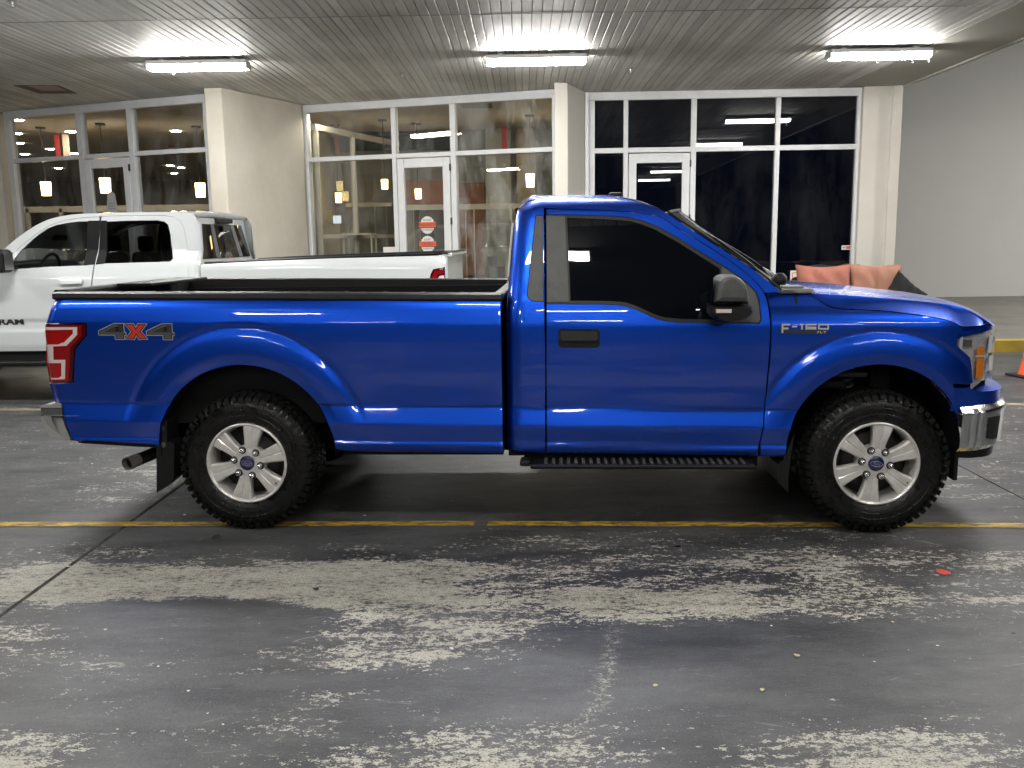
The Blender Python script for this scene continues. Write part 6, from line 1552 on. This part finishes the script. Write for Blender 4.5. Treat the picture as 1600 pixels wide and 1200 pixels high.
cushion('cushion', w2_ * 1.05, .62, .30, M_SALMON2, ((p[0] + q[0]) / 2, SFY - .03, zt1 - .31), (-.20, .02, 0), 'faded salmon back cushion behind the black pillow', 'cushion', 5, .02)
p = on_y(1413, 466, SFY - .30)
cushion('throw_pillow', .60, .60, .20, M_BLACKCLOTH, (p[0], SFY - .27, p[2]), (-.25, math.radians(38), .1), 'black throw pillow leaning on the faded cushion', 'pillow', 9)
# dark blanket edge on the sofa back
b = MB(); P = []
for i, u in enumerate(np.linspace(0, 1, 22)):
    x = on_y(1262 + 80 * u, 417, SFY + .25)[0] - scx; z = zt1 - SW - .03 + .02 * math.sin(7 * u) + .05 * math.exp(-((u - .75) / .12) ** 2)
    P.append([(x, .14, z - .10), (x, .20, z - .01), (x, .26, z), (x, .34, z - .02), (x, .37, z - .25)])
b.grid(P); o = b.obj('throw_blanket', M_SOFA, None, smooth=True); o.location = (scx, SFY, SW); tag(o, 'black blanket draped over the back of the sofa', 'blanket')

# traffic cone at the right edge
p = on_z(1612, 589, 0); cone = empty('traffic_cone', (p[0], p[1], 0), .2); tag(cone, 'orange traffic cone with black base at the right edge', 'traffic cone'); cone.scale = (1.1, 1.1, 1.1)
M_CONE = mat('cone_orange', (.80, .10, .03), .5)
MB().box((-.18, -.18, 0), (.18, .18, .03), ch=.012).obj('base', M_BLACK, cone)
b = MB(); b.lathe([(.135, .03), (.128, .045), (.06, .36), (.056, .38)], 'z', 28); b.obj('cone_body', M_CONE, cone, smooth=True)
b = MB(); b.lathe([(.0925, .225), (.0665, .345)], 'z', 28); b.obj('reflective_band', M_STW, cone, smooth=True)
b = MB(); b.lathe([(.0557, .38), (.030, .50), (.025, .51), (.018, .51), (.016, .49)], 'z', 28); b.obj('cone_tip', M_CONE, cone, smooth=True)

# litter and marks on the floor
M_LEAF = mat('pale_leaf', (.55, .48, .25), .7); M_PAPER = mat('paper_scrap', (.70, .68, .62), .7); M_PEB = mat('dark_pebble', (.02, .02, .02), .7); M_REDP = mat('red_paint_spot', (.65, .05, .03), .5)
V, F, I = [], [], []
def scrap(px, py, r, mi, seed):
    rg = np.random.default_rng(seed); c = on_z(px, py, 0); k = len(V); n = 6
    for i in range(n):
        a = 2 * math.pi * i / n; rr = r * rg.uniform(.5, 1.2); V.append((c[0] + rr * math.cos(a), c[1] + rr * math.sin(a), .006 + rg.uniform(0, r * .35)))
    V.append((c[0], c[1], .006 + r * .35)); V.append((c[0], c[1], .0045))
    for i in range(n): F.append((k + i, k + (i + 1) % n, k + n)); I.append(mi); F.append((k + (i + 1) % n, k + i, k + n + 1)); I.append(mi)
lst = [(1245, 1026, .016, 0), (1024, 1073, .013, 0), (1192, 1080, .015, 0), (1395, 974, .012, 0), (1465, 1011, .008, 1), (1583, 992, .010, 2), (705, 1015, .011, 1), (61, 866, .011, 1), (108, 887, .014, 1), (288, 806, .015, 1), (164, 986, .013, 0), (295, 1082, .008, 1), (325, 1057 + 60, .006, 1), (1305, 872, .016, 1), (338, 841, .03, 2), (1058, 856, .022, 2), (1558, 613 + 110, .016, 1), (1537, 730, .012, 1), (1583, 652, .018, 1), (1588, 672, .015, 1), (112, 695, .01, 1), (144, 726, .01, 1), (122, 606, .02, 1), (570, 807, .012, 1), (1205, 980, .006, 1), (1366, 1036, .006, 1), (495, 922, .02, 2)]
for i, (a, c, r, mi) in enumerate(lst): scrap(a, c, r * (.75 if mi == 0 else 1.), mi, 100 + i)
rg = np.random.default_rng(5)
for i in range(90):
    scrap(rg.uniform(-100, 1700), rg.choice([rg.uniform(640, 820), rg.uniform(840, 1200)]), rg.uniform(.002, .006), int(rg.choice([0, 1, 1, 2])), 400 + i)
tag(mesh('litter', V, F, None, mats=[M_LEAF, M_PAPER, M_PEB], idx=I), 'scattered leaf bits, paper scraps and grit on the garage floor', 'litter', kind='stuff')
c = on_z(1474, 894.5, 0); n = 22
b = MB(); b.add([(c[0] + .032 * math.cos(2 * math.pi * i / n) * (1 + .18 * math.sin(3 * i)), c[1] + .036 * math.sin(2 * math.pi * i / n) * (1 + .15 * math.cos(5 * i)), .0035) for i in range(n)], [tuple(range(n))]); o = b.obj('paint_spot', M_REDP); tag(o, 'small red paint spot on the floor in front of the front tyre', 'paint mark')
